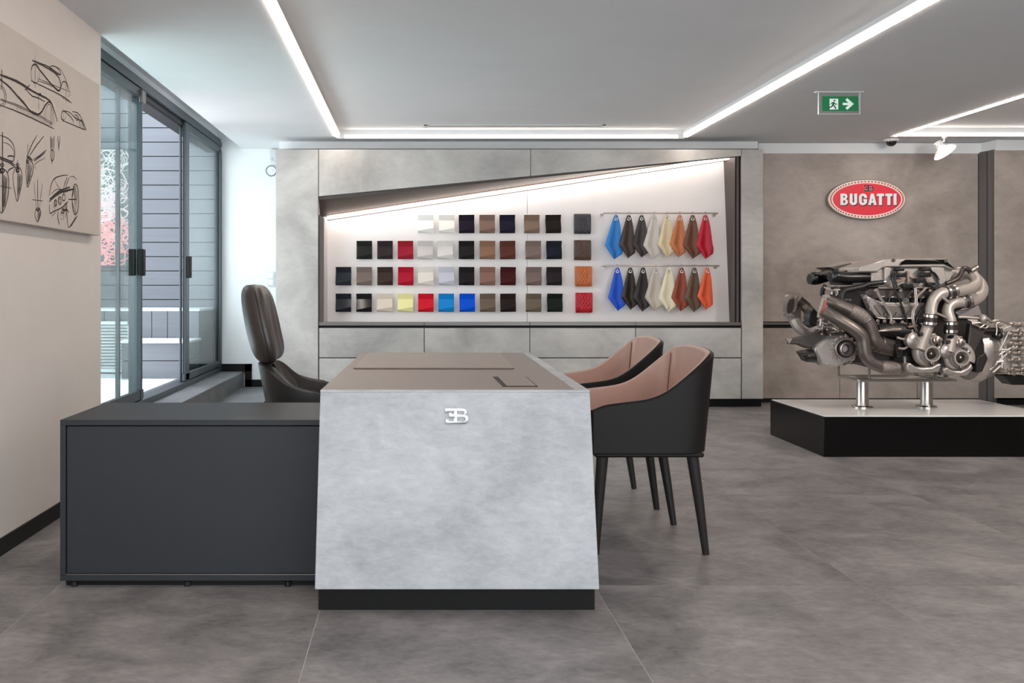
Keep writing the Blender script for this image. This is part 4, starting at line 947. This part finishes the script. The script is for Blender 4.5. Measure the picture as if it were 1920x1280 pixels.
EN = thing('engine', 'large multi-cylinder car engine with turbochargers and gearbox on a display stand', 'engine', tuple(P(1670, 690, EP)))
def ep(name, mb, m, bev=0, par=None): return obj(name, mb, m, par or EN, bev)
def z6(u, v, d): return P(1450+u/5.12, 470+v/5.12, d)
def z7(u, v, d): return P(1640+u/4.739, 470+v/4.739, d)
def z4(u, v, d): return P(1440+u/2.977, 450+v/2.977, d)
def pr(pts, d0, d1, zf):                            # outline measured on the near face, extruded straight back
    return MB().prism([zf(u, v, d0) for u, v in pts], (0, d1-d0, 0))
U = EP/F
# core masses
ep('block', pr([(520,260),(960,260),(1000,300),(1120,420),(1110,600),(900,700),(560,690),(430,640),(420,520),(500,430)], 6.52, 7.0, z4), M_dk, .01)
ep('sump', pr([(280,640),(520,600),(1080,620),(1080,740),(760,750),(520,690),(320,700)], 6.5, 6.9, z4), M_ald, .012)
# plenum and covers
ep('plenum', pr([(575,182),(650,150),(1010,150),(1040,180),(1000,262),(575,262)], 6.46, 6.74, z4), M_pl, .008)
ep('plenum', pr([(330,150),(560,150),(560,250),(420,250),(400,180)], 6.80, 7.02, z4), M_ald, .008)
ep('plenum_block', pr([(575,182),(600,178),(640,182),(640,258),(575,258)], 6.44, 6.5, z4), M_al, .006)
ep('plenum_rib', pr([(648,150),(688,150),(690,252),(650,252)], 6.44, 6.47, z4), M_pl, .006)
ep('plenum_rib', pr([(905,150),(985,150),(1000,240),(960,252)], 6.44, 6.47, z4), M_pl, .006)
ep('cover', pr([(507,180),(512,152),(560,135),(662,104),(985,104),(1002,112),(1050,162),(1030,168),(985,150),(660,150),(636,158),(612,180)], 6.43, 6.75, z4), M_pl, .007)
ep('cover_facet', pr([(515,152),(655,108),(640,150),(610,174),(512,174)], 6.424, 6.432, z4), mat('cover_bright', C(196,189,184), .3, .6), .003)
ep('cover_inlay', pr([(738,140),(745,122),(770,109),(985,107),(1000,118),(1045,160),(985,132),(760,135)], 6.418, 6.432, z4), M_gloss, .003)
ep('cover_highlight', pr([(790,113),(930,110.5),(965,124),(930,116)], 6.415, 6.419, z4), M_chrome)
ep('cover', pr([(375,148),(480,116),(640,112),(640,150),(480,152),(380,175)], 6.85, 7.08, z4), M_pl, .007)
ep('cover_facet', pr([(262,190),(378,148),(470,128),(470,152),(420,180),(300,200)], 6.82, 6.86, z4), M_ald, .006)
for (u, v, d) in ((515,128,6.83),(702,112,6.424),(992,116,6.414)):
    ep('cover_badge', MB().lathe(z4(u,v,d), (0,-1,0), [(0,.002),(.011,.002),(.012,0)], 16, False), M_ald)
# black intake tubes
for (pts, d, r) in (([(932,258),(840,256),(700,258),(600,250),(548,250)], 6.48, 9.4), ([(650,215),(560,230),(460,258),(400,270),(352,268)], 6.92, 10.6)):
    ep('intake_tube', MB().tube([z6(u,v,d-.04*i/4) for i, (u,v) in enumerate(pts)], [r*U*k for k in (1.0,1.02,1.08,1.12,1.0)], 20, 5), M_blk)
    e = z6(*pts[-1], d-.04)
    ep('intake_collar', MB().lathe(e+Vector((.03,0,.002)), (-1,-.1,0), [(r*U*1.08,-.012),(r*U*1.2,-.008),(r*U*1.2,.0),(r*U*1.1,.003),(r*U*1.18,.006),(r*U*1.18,.014),(r*U*1.0,.028),(r*U*.7,.032),(r*U*.66,.0),(0,0)], 24), M_blk)
ep('intake_duct', pr([(370,190),(440,170),(560,160),(575,185),(560,210),(400,215)], 6.6, 6.85, z4), M_blk, .012)
# cam cover and ignition coils
ep('cam_cover', pr([(535,290),(565,268),(950,272),(985,310),(975,330),(560,330)], 6.45, 6.54, z4), M_ald, .01)
ep('cam_cover', pr([(540,300),(575,320),(640,345),(930,350),(900,430),(620,432),(590,415)], 6.42, 6.5, z4), M_al, .01)
ep('cam_cover_panel', pr([(590,362),(900,366),(880,418),(628,420)], 6.412, 6.425, z4), mat('cam_panel', C(124,117,112), .4, .7), .004)
ep('cam_cover_edge', MB().tube([z4(u,v,6.42) for u,v in ((545,305),(575,380),(600,420),(630,436),(760,437),(905,434))], 1.6*U, 8, 3), M_al)
ep('cam_cover', pr([(1040,400),(1180,360),(1200,420),(1080,440)], 6.5, 6.6, z4), M_al, .01)
for (u, v) in ((640,336),(695,338),(800,338),(870,340)):
    c = ep('ignition_coil', MB().lathe(z4(u,v,6.455), (0,-1,0), [(0,.03),(.018,.03),(.022,.024),(.022,.008),(.03,.006),(.032,0)], 16), M_blk)
ep('sensor_cap', MB().lathe(z4(755,338,6.45), (0,-1,0), [(0,.03),(.008,.03),(.01,.034),(.022,.034),(.026,.024),(.026,0)], 16), M_chrome)
bolt_me = MB().lathe((0,0,0), (0,-1,0), [(0,.012),(.0075,.012),(.0085,.010),(.0085,.003),(.012,.003),(.012,0)], 6, False).mesh('bolt'); bolt_me.materials.append(M_satin)
def bolt(p, s_=1.0, rot=(0,0,0)):
    o = bpy.data.objects.new('bolt', bolt_me); COL.objects.link(o); o.parent = EN; o.location = p-Vector(EN.location); o.scale = (s_,)*3; o.rotation_euler = rot
for (u, v) in ((652,412),(715,412),(760,414),(815,415),(868,414),(560,345),(575,385),(540,320),(612,450),(650,452),(700,455),(750,458),(610,295),(740,282),(835,284),(905,284)): bolt(z4(u,v,6.415))
# a row of studs under the head, exhaust manifold
for k in range(9): bolt(z4(618+30*k, 470+random.uniform(-5,5), 6.45), 1.2)
ep('exhaust_manifold', MB().tube([z4(u,v,6.42) for u,v in ((610,505),(680,500),(760,510),(800,520))], [.04,.05,.05,.04], 16, 4), M_dk)
ep('heat_shield', MB().tube([z4(615,508,6.37), z4(660,502,6.36), z4(740,500,6.36)], [.006,.012,.012], 10, 3), M_satin)
# exhaust down pipes with braided sleeves
pA = [z6(520,480,6.46), z6(600,505,6.42), z6(690,545,6.40), z6(745,572,6.39)]
ep('exhaust_pipe', MB().tube(pA, [10.5*U,10.8*U,11*U,11.4*U], 20, 5), M_exh)
ep('braided_sleeve', MB().tube([z6(738,568,6.39), z6(780,592,6.385), z6(830,622,6.38), z6(885,668,6.38)], [12*U,13.5*U,13.8*U,12.4*U], 20, 5), M_braid)
ep('exhaust_pipe', MB().tube([z6(875,655,6.38), z6(920,720,6.38), z6(945,800,6.385), z6(965,860,6.39), z6(1010,900,6.40)], [12.2*U,12.6*U,13*U,14*U,15*U], 20, 5), M_exh)
ep('exhaust_pipe', MB().tube([z6(960,880,6.40), z6(1060,915,6.42), z6(1185,940,6.45)], [16*U,16*U,15.2*U], 22, 4), M_exh)
for (c, q, r) in ((z6(742,570,6.39), z6(780,592,6.385), 12.4), (z6(885,668,6.38), z6(920,720,6.38), 12.9), (z6(1000,890,6.40), z6(1060,915,6.42), 16.6), (z6(1175,936,6.45), z6(1190,940,6.45), 15.9)):
    ep('weld_ring', MB().lathe(c, q-c, [(r*U,-.004),(r*U*1.03,0),(r*U*1.03,.004),(r*U,.008)], 20), M_exh)
pB = [z6(505,585,6.40), z6(590,640,6.36), z6(690,700,6.34), z6(790,765,6.33), z6(855,835,6.33), z6(868,920,6.33), z6(885,1000,6.33), z6(940,1072,6.33), z6(1035,1112,6.34)]
ep('exhaust_pipe', MB().tube(pB, [10.4*U,10.8*U,11*U,11.4*U,11.6*U,11.4*U,11*U,10.8*U,10.8*U], 20, 5), M_exh)
ep('braided_sleeve', MB().tube([z6(1030,1110,6.34), z6(1070,1118,6.34), z6(1130,1124,6.35), z6(1195,1128,6.36)], [11*U,12.6*U,12.8*U,11*U], 20, 5), M_braid)
ep('exhaust_pipe', MB().tube([z6(1190,1128,6.36), z6(1300,1130,6.40), z6(1420,1130,6.46)], 10.5*U, 18, 3), M_exh)
ep('weld_ring', MB().lathe(z6(1030,1110,6.34), (1,.05,-.1), [(11*U,-.006),(11.7*U,0),(11.7*U,.004),(11*U,.01)], 20), M_exh)
# flange with red gasket
fo = [(478,430),(545,440),(500,640),(432,640)]
ep('flange', pr([(478,425),(520,418),(552,440),(500,645),(470,655),(425,640)], 6.43, 6.45, z6), M_al, .003)
ep('gasket', pr([(492,470),(520,478),(482,610),(455,612)], 6.424, 6.431, z6), mat('red_gasket', C(176,92,78), .6), .002)
for (u, v) in ((490,440),(538,448),(440,630),(492,630)): bolt(z6(u,v,6.43), .9)
# far flange and its elbows
fl2 = MB()
ou = [(112,440),(140,420),(230,422),(245,445),(210,615),(180,640),(105,625),(95,600)]
cu = (168, 528); n_ = 24
o_r, i_r = [], []
def rayhit(a):
    dx, dy = math.cos(a), math.sin(a); best = None
    for (p, q) in zip(ou, ou[1:]+ou[:1]):
        ex_, ey_ = q[0]-p[0], q[1]-p[1]; den = dx*ey_-dy*ex_
        if abs(den) < 1e-9: continue
        t = ((p[0]-cu[0])*ey_-(p[1]-cu[1])*ex_)/den; s_ = ((p[0]-cu[0])*dy-(p[1]-cu[1])*dx)/den
        if t > 0 and -1e-6 <= s_ <= 1+1e-6: best = t if best is None else min(best, t)
    return (cu[0]+dx*best, cu[1]+dy*best)
for k in range(n_):
    a = 2*PI*k/n_; o_r.append(rayhit(a)); ca, sa = math.cos(a), math.sin(a)
    i_r.append((cu[0]+36*ca-16*sa*.9, cu[1]+80*sa))
for k in range(n_):
    k2 = (k+1)%n_; fl2.prism([z6(*o_r[k],6.90), z6(*o_r[k2],6.90), z6(*i_r[k2],6.90), z6(*i_r[k],6.90)], (0,.022,0))
ep('flange', fl2, M_satin)
for (u, v) in ((140,437),(225,445),(100,600),(170,610)): bolt(z6(u,v,6.90), 1.0)
ep('flange_throat', MB().tube([z6(u,v,d) for u,v,d in ((172,528,6.915),(188,575,6.95),(203,640,6.96),(220,695,6.95))], [.060,.056,.046,.040], 18, 3, cap=False), M_al)
ep('exhaust_elbow', MB().tube([z6(u,v,d) for u,v,d in ((212,670,6.95),(235,725,6.93),(280,765,6.91),(330,785,6.9),(400,775,6.88),(460,740,6.85))], [.042,.041,.039,.036,.034,.03], 9, 2), M_al)
ep('exhaust_elbow', MB().tube([z6(235,470,6.93), z6(290,510,6.93), z6(330,545,6.92)], [10*U,9.5*U,9*U], 18, 3), M_exh)
ep('braided_sleeve', MB().tube([z6(290,520,6.93), z6(330,560,6.92), z6(370,610,6.9), z6(390,660,6.88)], [9.5*U,10.5*U,10.5*U,9*U], 18, 3), M_braid)
ep('starter', pr([(345,590),(380,550),(420,575),(430,660),(400,730),(360,720),(340,660)], 6.7, 6.8, z6), M_blk, .01)
# left bracket, oil filter, pump housing
ep('bracket', MB().prism([z6(u,v,6.50) for u,v in ((186,842),(330,815),(450,780),(510,800),(500,830),(400,940),(320,935),(240,900),(158,898))], (0,.07,0)), M_ald, .008)
ep('bracket_end', MB().prism([z6(122,842,6.497), z6(188,842,6.497), z6(156,898,6.497)], (0,.02,0)), M_satin, .002)
ep('oil_filter', MB().lathe(z6(440,1008,6.50), (-1,0,.02), [(0,0),(12*U,0),(12.2*U,.02),(12.2*U,.078),(11.4*U,.092),(6*U,.098),(5*U,.1),(5*U,.115),(0,.115)], 24), M_blk)
ep('pump_housing', pr([(400,940),(440,890),(540,820),(700,815),(790,860),(815,960),(790,1060),(700,1080),(600,1130),(450,1105),(425,1020)], 6.44, 6.52, z6), M_al, .02)
ep('pump_back', pr([(520,850),(700,830),(800,900),(800,1050),(620,1110),(500,1080)], 6.52, 6.7, z6), M_ald, .01)
c = z6(678,938,6.44)
ep('pump_ring', MB().lathe(c, (0,-1,0), [(19.5*U,0),(19.5*U,.02),(18.2*U,.03),(17*U,.03),(16*U,.01),(15*U,.005)], 32), M_al)
ep('pump_bore', MB().lathe(c, (0,-1,0), [(16.5*U,.012),(14.5*U,.014),(14.5*U,.04),(13*U,.045),(11*U,.045),(10.5*U,.02),(8.5*U,.02),(8.3*U,.03),(7*U,.03),(6.5*U,.0),(0,-.004)], 32), M_ald)
ep('pump_collar', MB().lathe(c+Vector((-.006,0,0)), (0,-1,0), [(11.2*U,.02),(11.2*U,.052),(9.6*U,.054),(9*U,.05),(9*U,.02)], 32), M_satin)
for k in range(14):
    a = 2*PI*k/14; bolt(c+Vector((21.5*U*math.cos(a), .0, 21.5*U*math.sin(a))), 1.15)
    if k%2: ep('pump_rib', MB().tube([c+Vector((21*U*math.cos(a), .01, 21*U*math.sin(a))), c+Vector((29*U*math.cos(a), .03, 26*U*math.sin(a)))], [.008,.006], 8), M_al)
rnd = random.Random(11)
fit = [(460,720,14),(500,700,12),(540,690,14),(580,700,10),(470,760,12),(520,770,14),(590,780,12),(470,800,13),(545,800,12),(600,740,10),(430,750,9),(640,770,9),(500,1030,14),(545,1020,12),(500,1070,10),(620,640,9),(570,580,9),(610,600,8),(700,470,14),(720,1080,12),(745,1010,10),(540,370,14),(600,390,12),(560,340,10),(630,350,9),(480,690,9),(560,740,9),(520,730,8),(610,690,8),(650,700,8)]
for (u, v, r) in fit:
    ax = Vector((rnd.uniform(-.6,.6), -1, rnd.uniform(-.4,.5))); r = r/5.12*U*.62
    ep('fitting', MB().lathe(z6(u,v,6.47), ax, [(r*1.2,-.05),(r*1.2,0),(r*.8,.004),(r*.8,.02),(r*1.05,.022),(r*1.05,.034),(0,.036)], 10), M_al if rnd.random() < .7 else M_satin)
for pts in ([(560,420),(570,385),(610,375),(640,380)], [(600,430),(620,400),(600,385)], [(440,760),(480,730),(540,735),(600,760)], [(480,600),(460,650),(450,720)], [(560,560),(610,575),(640,590)], [(520,640),(560,690),(620,760)]):
    ep('coolant_line', MB().tube([z6(u,v,6.45) for u,v in pts], .008, 8, 4), M_al)
# black coolant hose under the plenum
ep('coolant_hose', MB().tube([z6(u,v,6.43) for u,v in ((655,470),(660,420),(690,380),(780,360),(860,340),(920,318),(1060,302))], [6*U,6*U,6*U,5.4*U,5*U,4.6*U,4.6*U], 14, 5), M_rub)
ep('hose_clip', MB().lathe(z6(1060,302,6.43), (1,0,.08), [(4.7*U,-.006),(5.4*U,-.006),(5.4*U,.006),(4.7*U,.006)], 16), M_chrome)
ep('coolant_hose', MB().tube([z6(u,v,6.75) for u,v in ((500,330),(475,370),(470,420),(490,440))], 4*U, 12, 4), M_rub)
# strut, metal lines, harness
ep('strut', MB().ribbon([z7(u,v,6.39) for u,v in ((12,348),(60,430),(110,510),(145,570),(150,640))], .018, (0,-1,0)).ribbon([z7(u,v,6.395) for u,v in ((12,348),(60,430),(110,510),(145,570),(150,640))], .018, (0,1,0)).tube([z7(u,v,6.395) for u,v in ((12,348),(60,430),(110,510),(145,570),(150,640))], .008, 8), M_satin)
for (u, v) in ((14,352),(150,636)): bolt(z7(u,v,6.385), 1.3)
for off in (0, 14):
    ep('metal_line', MB().tube([z7(u+off,v,6.37) for u,v in ((450,325),(430,350),(372,405),(362,440),(368,480),(338,530),(332,600),(345,660),(372,725))], .0042, 8, 3), M_satin)
    ep('metal_line', MB().tube([z7(u+off*.9,v,6.38) for u,v in ((355,330),(358,400),(356,470))], .0042, 8, 3), M_satin)
ep('line_clip', pr([(300,668),(375,658),(378,675),(303,686)], 6.36, 6.375, z7), M_cop, .002)
for pts in ([(200,185),(165,225),(160,270),(185,360),(215,430),(250,510),(275,590),(300,650)], [(520,190),(555,230),(562,290),(540,345),(470,440),(420,520),(380,590),(365,640)], [(195,200),(180,250),(200,330)], [(500,180),(545,220),(570,260)], [(470,300),(520,320),(560,300)], [(340,320),(350,340),(360,365)], [(860,180),(800,170)], [(380,640),(430,690)]):
    ep('wiring_harness', MB().tube([z7(u,v,6.40) for u,v in pts], 1.9*U, 8, 4), M_blk)
for (u0, u1, v0, v1) in ((200,268,152,180),(180,280,195,235),(430,500,150,180),(425,505,190,235),(380,455,242,285),(480,545,280,308),(262,345,290,335),(345,368,318,350)):
    k = ep('connector', pr([(u0,v0),(u1,v0),(u1,v1),(u0,v1)], 6.40, 6.45, z7), M_blk, .006)
    ep('connector_cap', pr([(u0-8,v0+6),(u0+6,v0+4),(u0+6,v1-4),(u0-8,v1-6)], 6.395, 6.44, z7), M_rub, .004)
for pts in ([(290,180),(312,180),(312,280),(290,280)], [(192,250),(275,235),(275,262),(215,280),(192,280)], [(455,255),(488,255),(488,290),(470,290)], [(322,232),(372,232),(372,246),(322,246)]):
    ep('bracket_plate', pr(pts, 6.435, 6.455, z7), M_cop, .002)
ep('fuel_rail', MB().tube([z7(30,330,6.44), z7(560,325,6.44)], 2.4*U, 10), M_al)
# charge pipes
pc1 = [(400,880),(425,800),(462,705),(490,625),(500,560),(503,510),(525,440),(575,385),(640,370)]
pc2 = [(690,366),(780,352),(850,335),(895,300),(900,255),(862,215),(800,198),(730,190)]
pc3 = [(655,900),(668,830),(674,760),(675,690),(672,620),(655,570),(648,530),(668,485),(720,462),(770,458)]
pc4 = [(820,452),(880,440),(935,405),(958,350),(945,300),(905,250)]
def chp(pts, r, d0, d1):
    n_ = len(pts); ep('charge_pipe', MB().tube([z7(u,v,d0+(d1-d0)*i/(n_-1)) for i, (u,v) in enumerate(pts)], r*U, 22, 5), M_pipe)
chp(pc1, 9.6, 6.30, 6.36); chp(pc2, 9.8, 6.36, 6.56); chp(pc3, 9.6, 6.30, 6.38); chp(pc4, 9.8, 6.40, 6.62)
def clamp(c, ax, r, L_):
    h = ep('hose_coupling', MB().lathe(c, ax, [(r*U*1.0,-L_/2),(r*U*1.13,-L_/2),(r*U*1.13,L_/2),(r*U*1.0,L_/2)], 24), M_hose)
    for s_ in (-.32, .32):
        ep('hose_clamp', MB().lathe(c, ax, [(r*U*1.1,L_*s_-.008),(r*U*1.2,L_*s_-.008),(r*U*1.2,L_*s_+.008),(r*U*1.1,L_*s_+.008)], 24), M_chrome, 0, h)
clamp(z7(496,615,6.30), Vector((.1,0,1)), 9.6, .075); clamp(z7(678,366,6.36), Vector((1,.05,.16)), 9.8, .07)
clamp(z7(675,680,6.30), Vector((0,0,1)), 9.8, .08); clamp(z7(805,454,6.39), Vector((1,.05,.08)), 9.8, .07)
for pts in ([(600,418),(622,405),(680,458),(662,474)], [(545,560),(560,548),(665,590),(655,612)]): ep('pipe_bracket', pr(pts, 6.27, 6.29, z7), M_al, .003)
ep('charge_cooler_neck', MB().tube([z7(640,230,6.52), z7(720,225,6.54), z7(800,205,6.56)], [13*U,11*U,10*U], 18, 3), M_pipe)
ep('breather_hose', MB().tube([z7(u,v,6.42) for u,v in ((635,290),(690,270),(740,240),(768,200),(790,155),(820,158),(850,180))], 4.2*U, 14, 5), mat('brown_hose', C(58,46,42), .35))
ep('breather_valve', MB().lathe(z7(845,185,6.42), (.8,0,.5)[0:3], [(3.5*U,-.01),(5*U,0),(5*U,.03),(4*U,.034),(4.6*U,.04),(4.6*U,.06),(0,.062)], 16), M_satin)
# turbochargers
def turbo(u, v, d, ang):
    c = z7(u, v, d)
    t = ep('turbocharger', MB().grid(lambda a, b_: c+Vector((0, .052, 0))+Vector((math.sin(2*PI*b_*.86+ang), 0, math.cos(2*PI*b_*.86+ang)))*(17+4*b_)*U+
        (Vector((math.sin(2*PI*b_*.86+ang), 0, math.cos(2*PI*b_*.86+ang)))*math.cos(2*PI*a)+Vector((0,1,0))*math.sin(2*PI*a))*(6.5+5.5*b_)*U, 16, 40, True, True)
        .lathe(c, (0,-1,0), [(20*U,-.06),(20*U,-.03),(17*U,-.012),(15*U,-.004),(15*U,.012),(14*U,.018),(11.5*U,.018),(10.6*U,.004),(9.8*U,-.012)], 32), M_pipe)
    ep('bearing_core', MB().lathe(c, (0,1,0), [(12*U,.06),(14*U,.09),(10*U,.12),(10*U,.18),(18*U,.2),(20*U,.26),(0,.27)], 24), M_ald, 0, t)
    im = MB()
    for k in range(10):
        a = 2*PI*k/10
        im.grid(lambda p, q, a=a: c+Vector((math.cos(a+.5*q)*(2+7.6*p)*U, .008+.012*q+.006*p, math.sin(a+.5*q)*(2+7.6*p)*U)), 4, 4, False)
    im.lathe(c, (0,-1,0), [(9.8*U,-.03),(0,-.03)], 20).lathe(c, (0,-1,0), [(3*U,-.02),(2*U,.0),(0,.004)], 14)
    ep('impeller', im, M_satin, 0, t)
    for k in range(3):
        a = 2*PI*k/3+.6
        ep('lug', MB().lathe(c+Vector((16*U*math.cos(a), .0, 16*U*math.sin(a))), (0,-1,0), [(0,.016),(2.0*U,.016),(2.2*U,.01),(3.4*U,.008),(3.4*U,-.01)], 14), M_satin, 0, t)
    return t
turbo(505, 915, 6.30, 2.6); turbo(765, 950, 6.29, 2.8)
def actuator(u, v, r, d):
    c = z7(u, v, d); a = Vector((.25,-1,.05))
    ep('wastegate_actuator', MB().lathe(c, a, [(r*U*.8,-.05),(r*U,-.035),(r*U,-.012),(r*U*1.12,-.008),(r*U*1.12,.004),(r*U*.95,.01),(r*U*.8,.016),(r*U*.45,.02),(r*U*.4,.014),(0,.016)], 24), M_al)
actuator(345, 798, 13.0, 6.30); actuator(637, 893, 11.5, 6.29)
for (pts, cu_) in (([(490,745),(540,728),(585,800),(575,840),(520,845),(500,820)], (548,792)), ([(700,790),(728,750),(770,762),(810,830),(790,862),(705,855)], (752,812))):
    ep('valve_flange', pr(pts, 6.30, 6.32, z7), M_al, .005)
    ep('valve', MB().lathe(z7(*cu_,6.30), (.15,-1,.1), [(8*U,0),(7.6*U,.012),(6*U,.016),(6*U,.03),(3*U,.034),(3*U,.048),(0,.05)], 20), M_satin)
    for p in pts[::2]: bolt(z7(*p,6.30).lerp(z7(*cu_,6.30), .18), .9)
for pts in ([(283,1000),(322,995),(360,1025),(420,1040),(510,1032),(560,1005),(602,1002),(575,1085),(300,1088),(285,1060)], [(605,1045),(650,1035),(690,1062),(770,1068),(825,1040),(865,998),(880,1045),(830,1108),(650,1112),(612,1085)]):
    ep('turbo_cradle', pr(pts, 6.27, 6.36, z7), M_al, .01)
ep('turbo_foot', pr([(385,1085),(440,1085),(440,1104),(385,1104)], 6.3, 6.36, z7), M_al, .003)
for pts in ([(210,865),(260,870),(300,845)], [(265,940),(268,990),(265,1030)], [(195,770),(250,785),(275,780)], [(330,700),(345,740),(345,760)]):
    ep('oil_line', MB().tube([z7(u,v,6.31) for u,v in pts], 2.2*U, 10, 4), M_al)
ep('oil_hose', MB().tube([z7(u,v,6.33) for u,v in ((590,960),(600,1010),(590,1060),(570,1100))], 3*U, 10, 4), M_rub)
for (u, v) in ((410,745),(650,815),(660,770),(560,830),(800,880),(540,1095),(630,1115)):
    ep('hose_end', MB().lathe(z7(u,v,6.30), (rnd.uniform(-.6,.6),-1,.3), [(0,.03),(3*U,.03),(3.6*U,.02),(3.6*U,0),(3*U,-.02)], 12), M_blk)
# heat-shield mesh of pipes behind the turbos
ep('turbine_housing', MB().sphere(z7(250,950,6.5), .09).sphere(z7(420,900,6.55), .10), M_dk)
ep('exhaust_flange', pr([(180,830),(245,815),(270,950),(200,960)], 6.36, 6.42, z7), M_dk, .008)
# gearbox side bracket and gearbox
ep('side_bracket', MB().prism([z7(850,640,6.36), z7(1010,660,6.36), z7(985,720,6.36), z7(905,880,6.36), z7(860,990,6.36), z7(830,970,6.36), z7(822,870,6.36)], (0,.05,0)), M_ald, .008)
for (a, b_) in (((860,645),(935,640)),((935,640),(1010,665)),((860,650),(985,690)),((900,650),(935,685)),((935,685),(975,655)),((985,690),(1010,665))):
    ep('bracket_truss', MB().tube([z7(*a,6.345), z7(*b_,6.345)], 1.8*U, 8), M_satin)
gy = 6.72
ep('bell_housing', MB().lathe(z7(880,880,gy), (1,0,0), [(.05,-.06),(.21,-.05),(.225,0),(.22,.02),(.20,.06),(.185,.10),(.17,.13),(.16,.16)], 28), M_al)
for k in range(14):
    a = 2*PI*k/14
    dv = Vector((0, math.cos(a), math.sin(a)))
    ep('bell_rib', MB().tube([z7(885,880,gy)+dv*.222, z7(1000,880,gy)+dv*.175], [.010,.008], 6), M_al)
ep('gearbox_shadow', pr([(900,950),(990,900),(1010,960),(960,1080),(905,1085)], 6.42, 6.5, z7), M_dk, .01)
ep('gearbox_case', MB().lathe(z7(1010,880,gy), (1,0,0), [(.05,-.02),(.155,-.01),(.172,0),(.172,.02),(.16,.04),(.165,.16),(.185,.20)], 28), M_al)
ep('gearbox_case', pr([(1160,640),(1330,640),(1700,650),(1700,1090),(1180,1090),(1130,1000),(1120,760)], 6.54, 6.9, z7), M_pl, .014)
for (a, b_) in (((1030,760),(1230,950)),((1230,850),(1040,960)),((1080,700),(1200,930)),((1200,700),(1100,900)),((1010,1000),(1140,980)),((1020,1060),(1190,900)),((1140,1000),(1050,1080)),((1130,760),(1130,1040)),((1030,880),(1190,880))):
    ep('case_rib', MB().tube([z7(*a,6.535), z7(*b_,6.525)], .008, 8), M_pl)
for v in (655, 745, 825, 908, 972, 1055, 1090):
    ep('case_rail', MB().tube([z7(1180,v,6.53), z7(1700,v+4,6.53)], 2.4*U, 10), M_pl)
    for u in (1215, 1300, 1390): bolt(z7(u+rnd.uniform(-20,20),v,6.515), 1.4)
for (v, ) in ((712,),(782,),(865,),(945,),(1020,)):
    ep('case_boss', MB().lathe(z7(1280+rnd.uniform(-15,15),v,6.535), (0,-1,0), [(0,.022),(2.8*U,.022),(3.2*U,.016),(3.2*U,.01),(4.8*U,.008),(5*U,0)], 12, False), M_satin)
    ep('case_boss', MB().lathe(z7(1330,v,6.53), (1,0,0), [(0,-.09),(3.2*U,-.09),(3.2*U,-.03),(4.2*U,-.03),(4.2*U,.03),(0,.03)], 12, False), M_pl)
ep('actuator_block', pr([(1140,690),(1220,660),(1222,718),(1140,720)], 6.48, 6.54, z7), M_pl, .004)
ep('shift_motor', MB().lathe(z7(995,715,6.5), (1,0,0), [(0,-.03),(7*U,-.03),(7*U,.08),(5*U,.085),(0,.085)], 18), M_blk)
ep('cable', MB().tube([z7(u,v,6.47) for u,v in ((1160,630),(1095,640),(1080,660),(1085,700),(1078,750))], 1.6*U, 8, 4), M_satin)
ep('cable', MB().tube([z7(u,v,6.47) for u,v in ((1000,600),(1040,630),(1100,620),(1190,640))], 3*U, 10, 4), M_al)
ep('selector', MB().sphere(z7(1100,755,6.5), .028).box(z7(1070,735,6.48).x, z7(1125,735,6.48).x, 6.48, 6.52, z7(0,772,6.48).z, z7(0,735,6.48).z), M_blk)
ep('mount_knuckle', MB().sphere(z7(960,605,6.5), .032, sc=(1,1,1)).tube([z7(930,600,6.5), z7(800,590,6.5), z7(740,590,6.5)], .009, 8), M_pl)
ep('rear_mount', MB().prism([z7(1140,1108,6.62), z7(1700,1108,6.62), z7(1700,1192,6.62), z7(1222,1192,6.62)], (0,.12,0)), M_dk, .004)
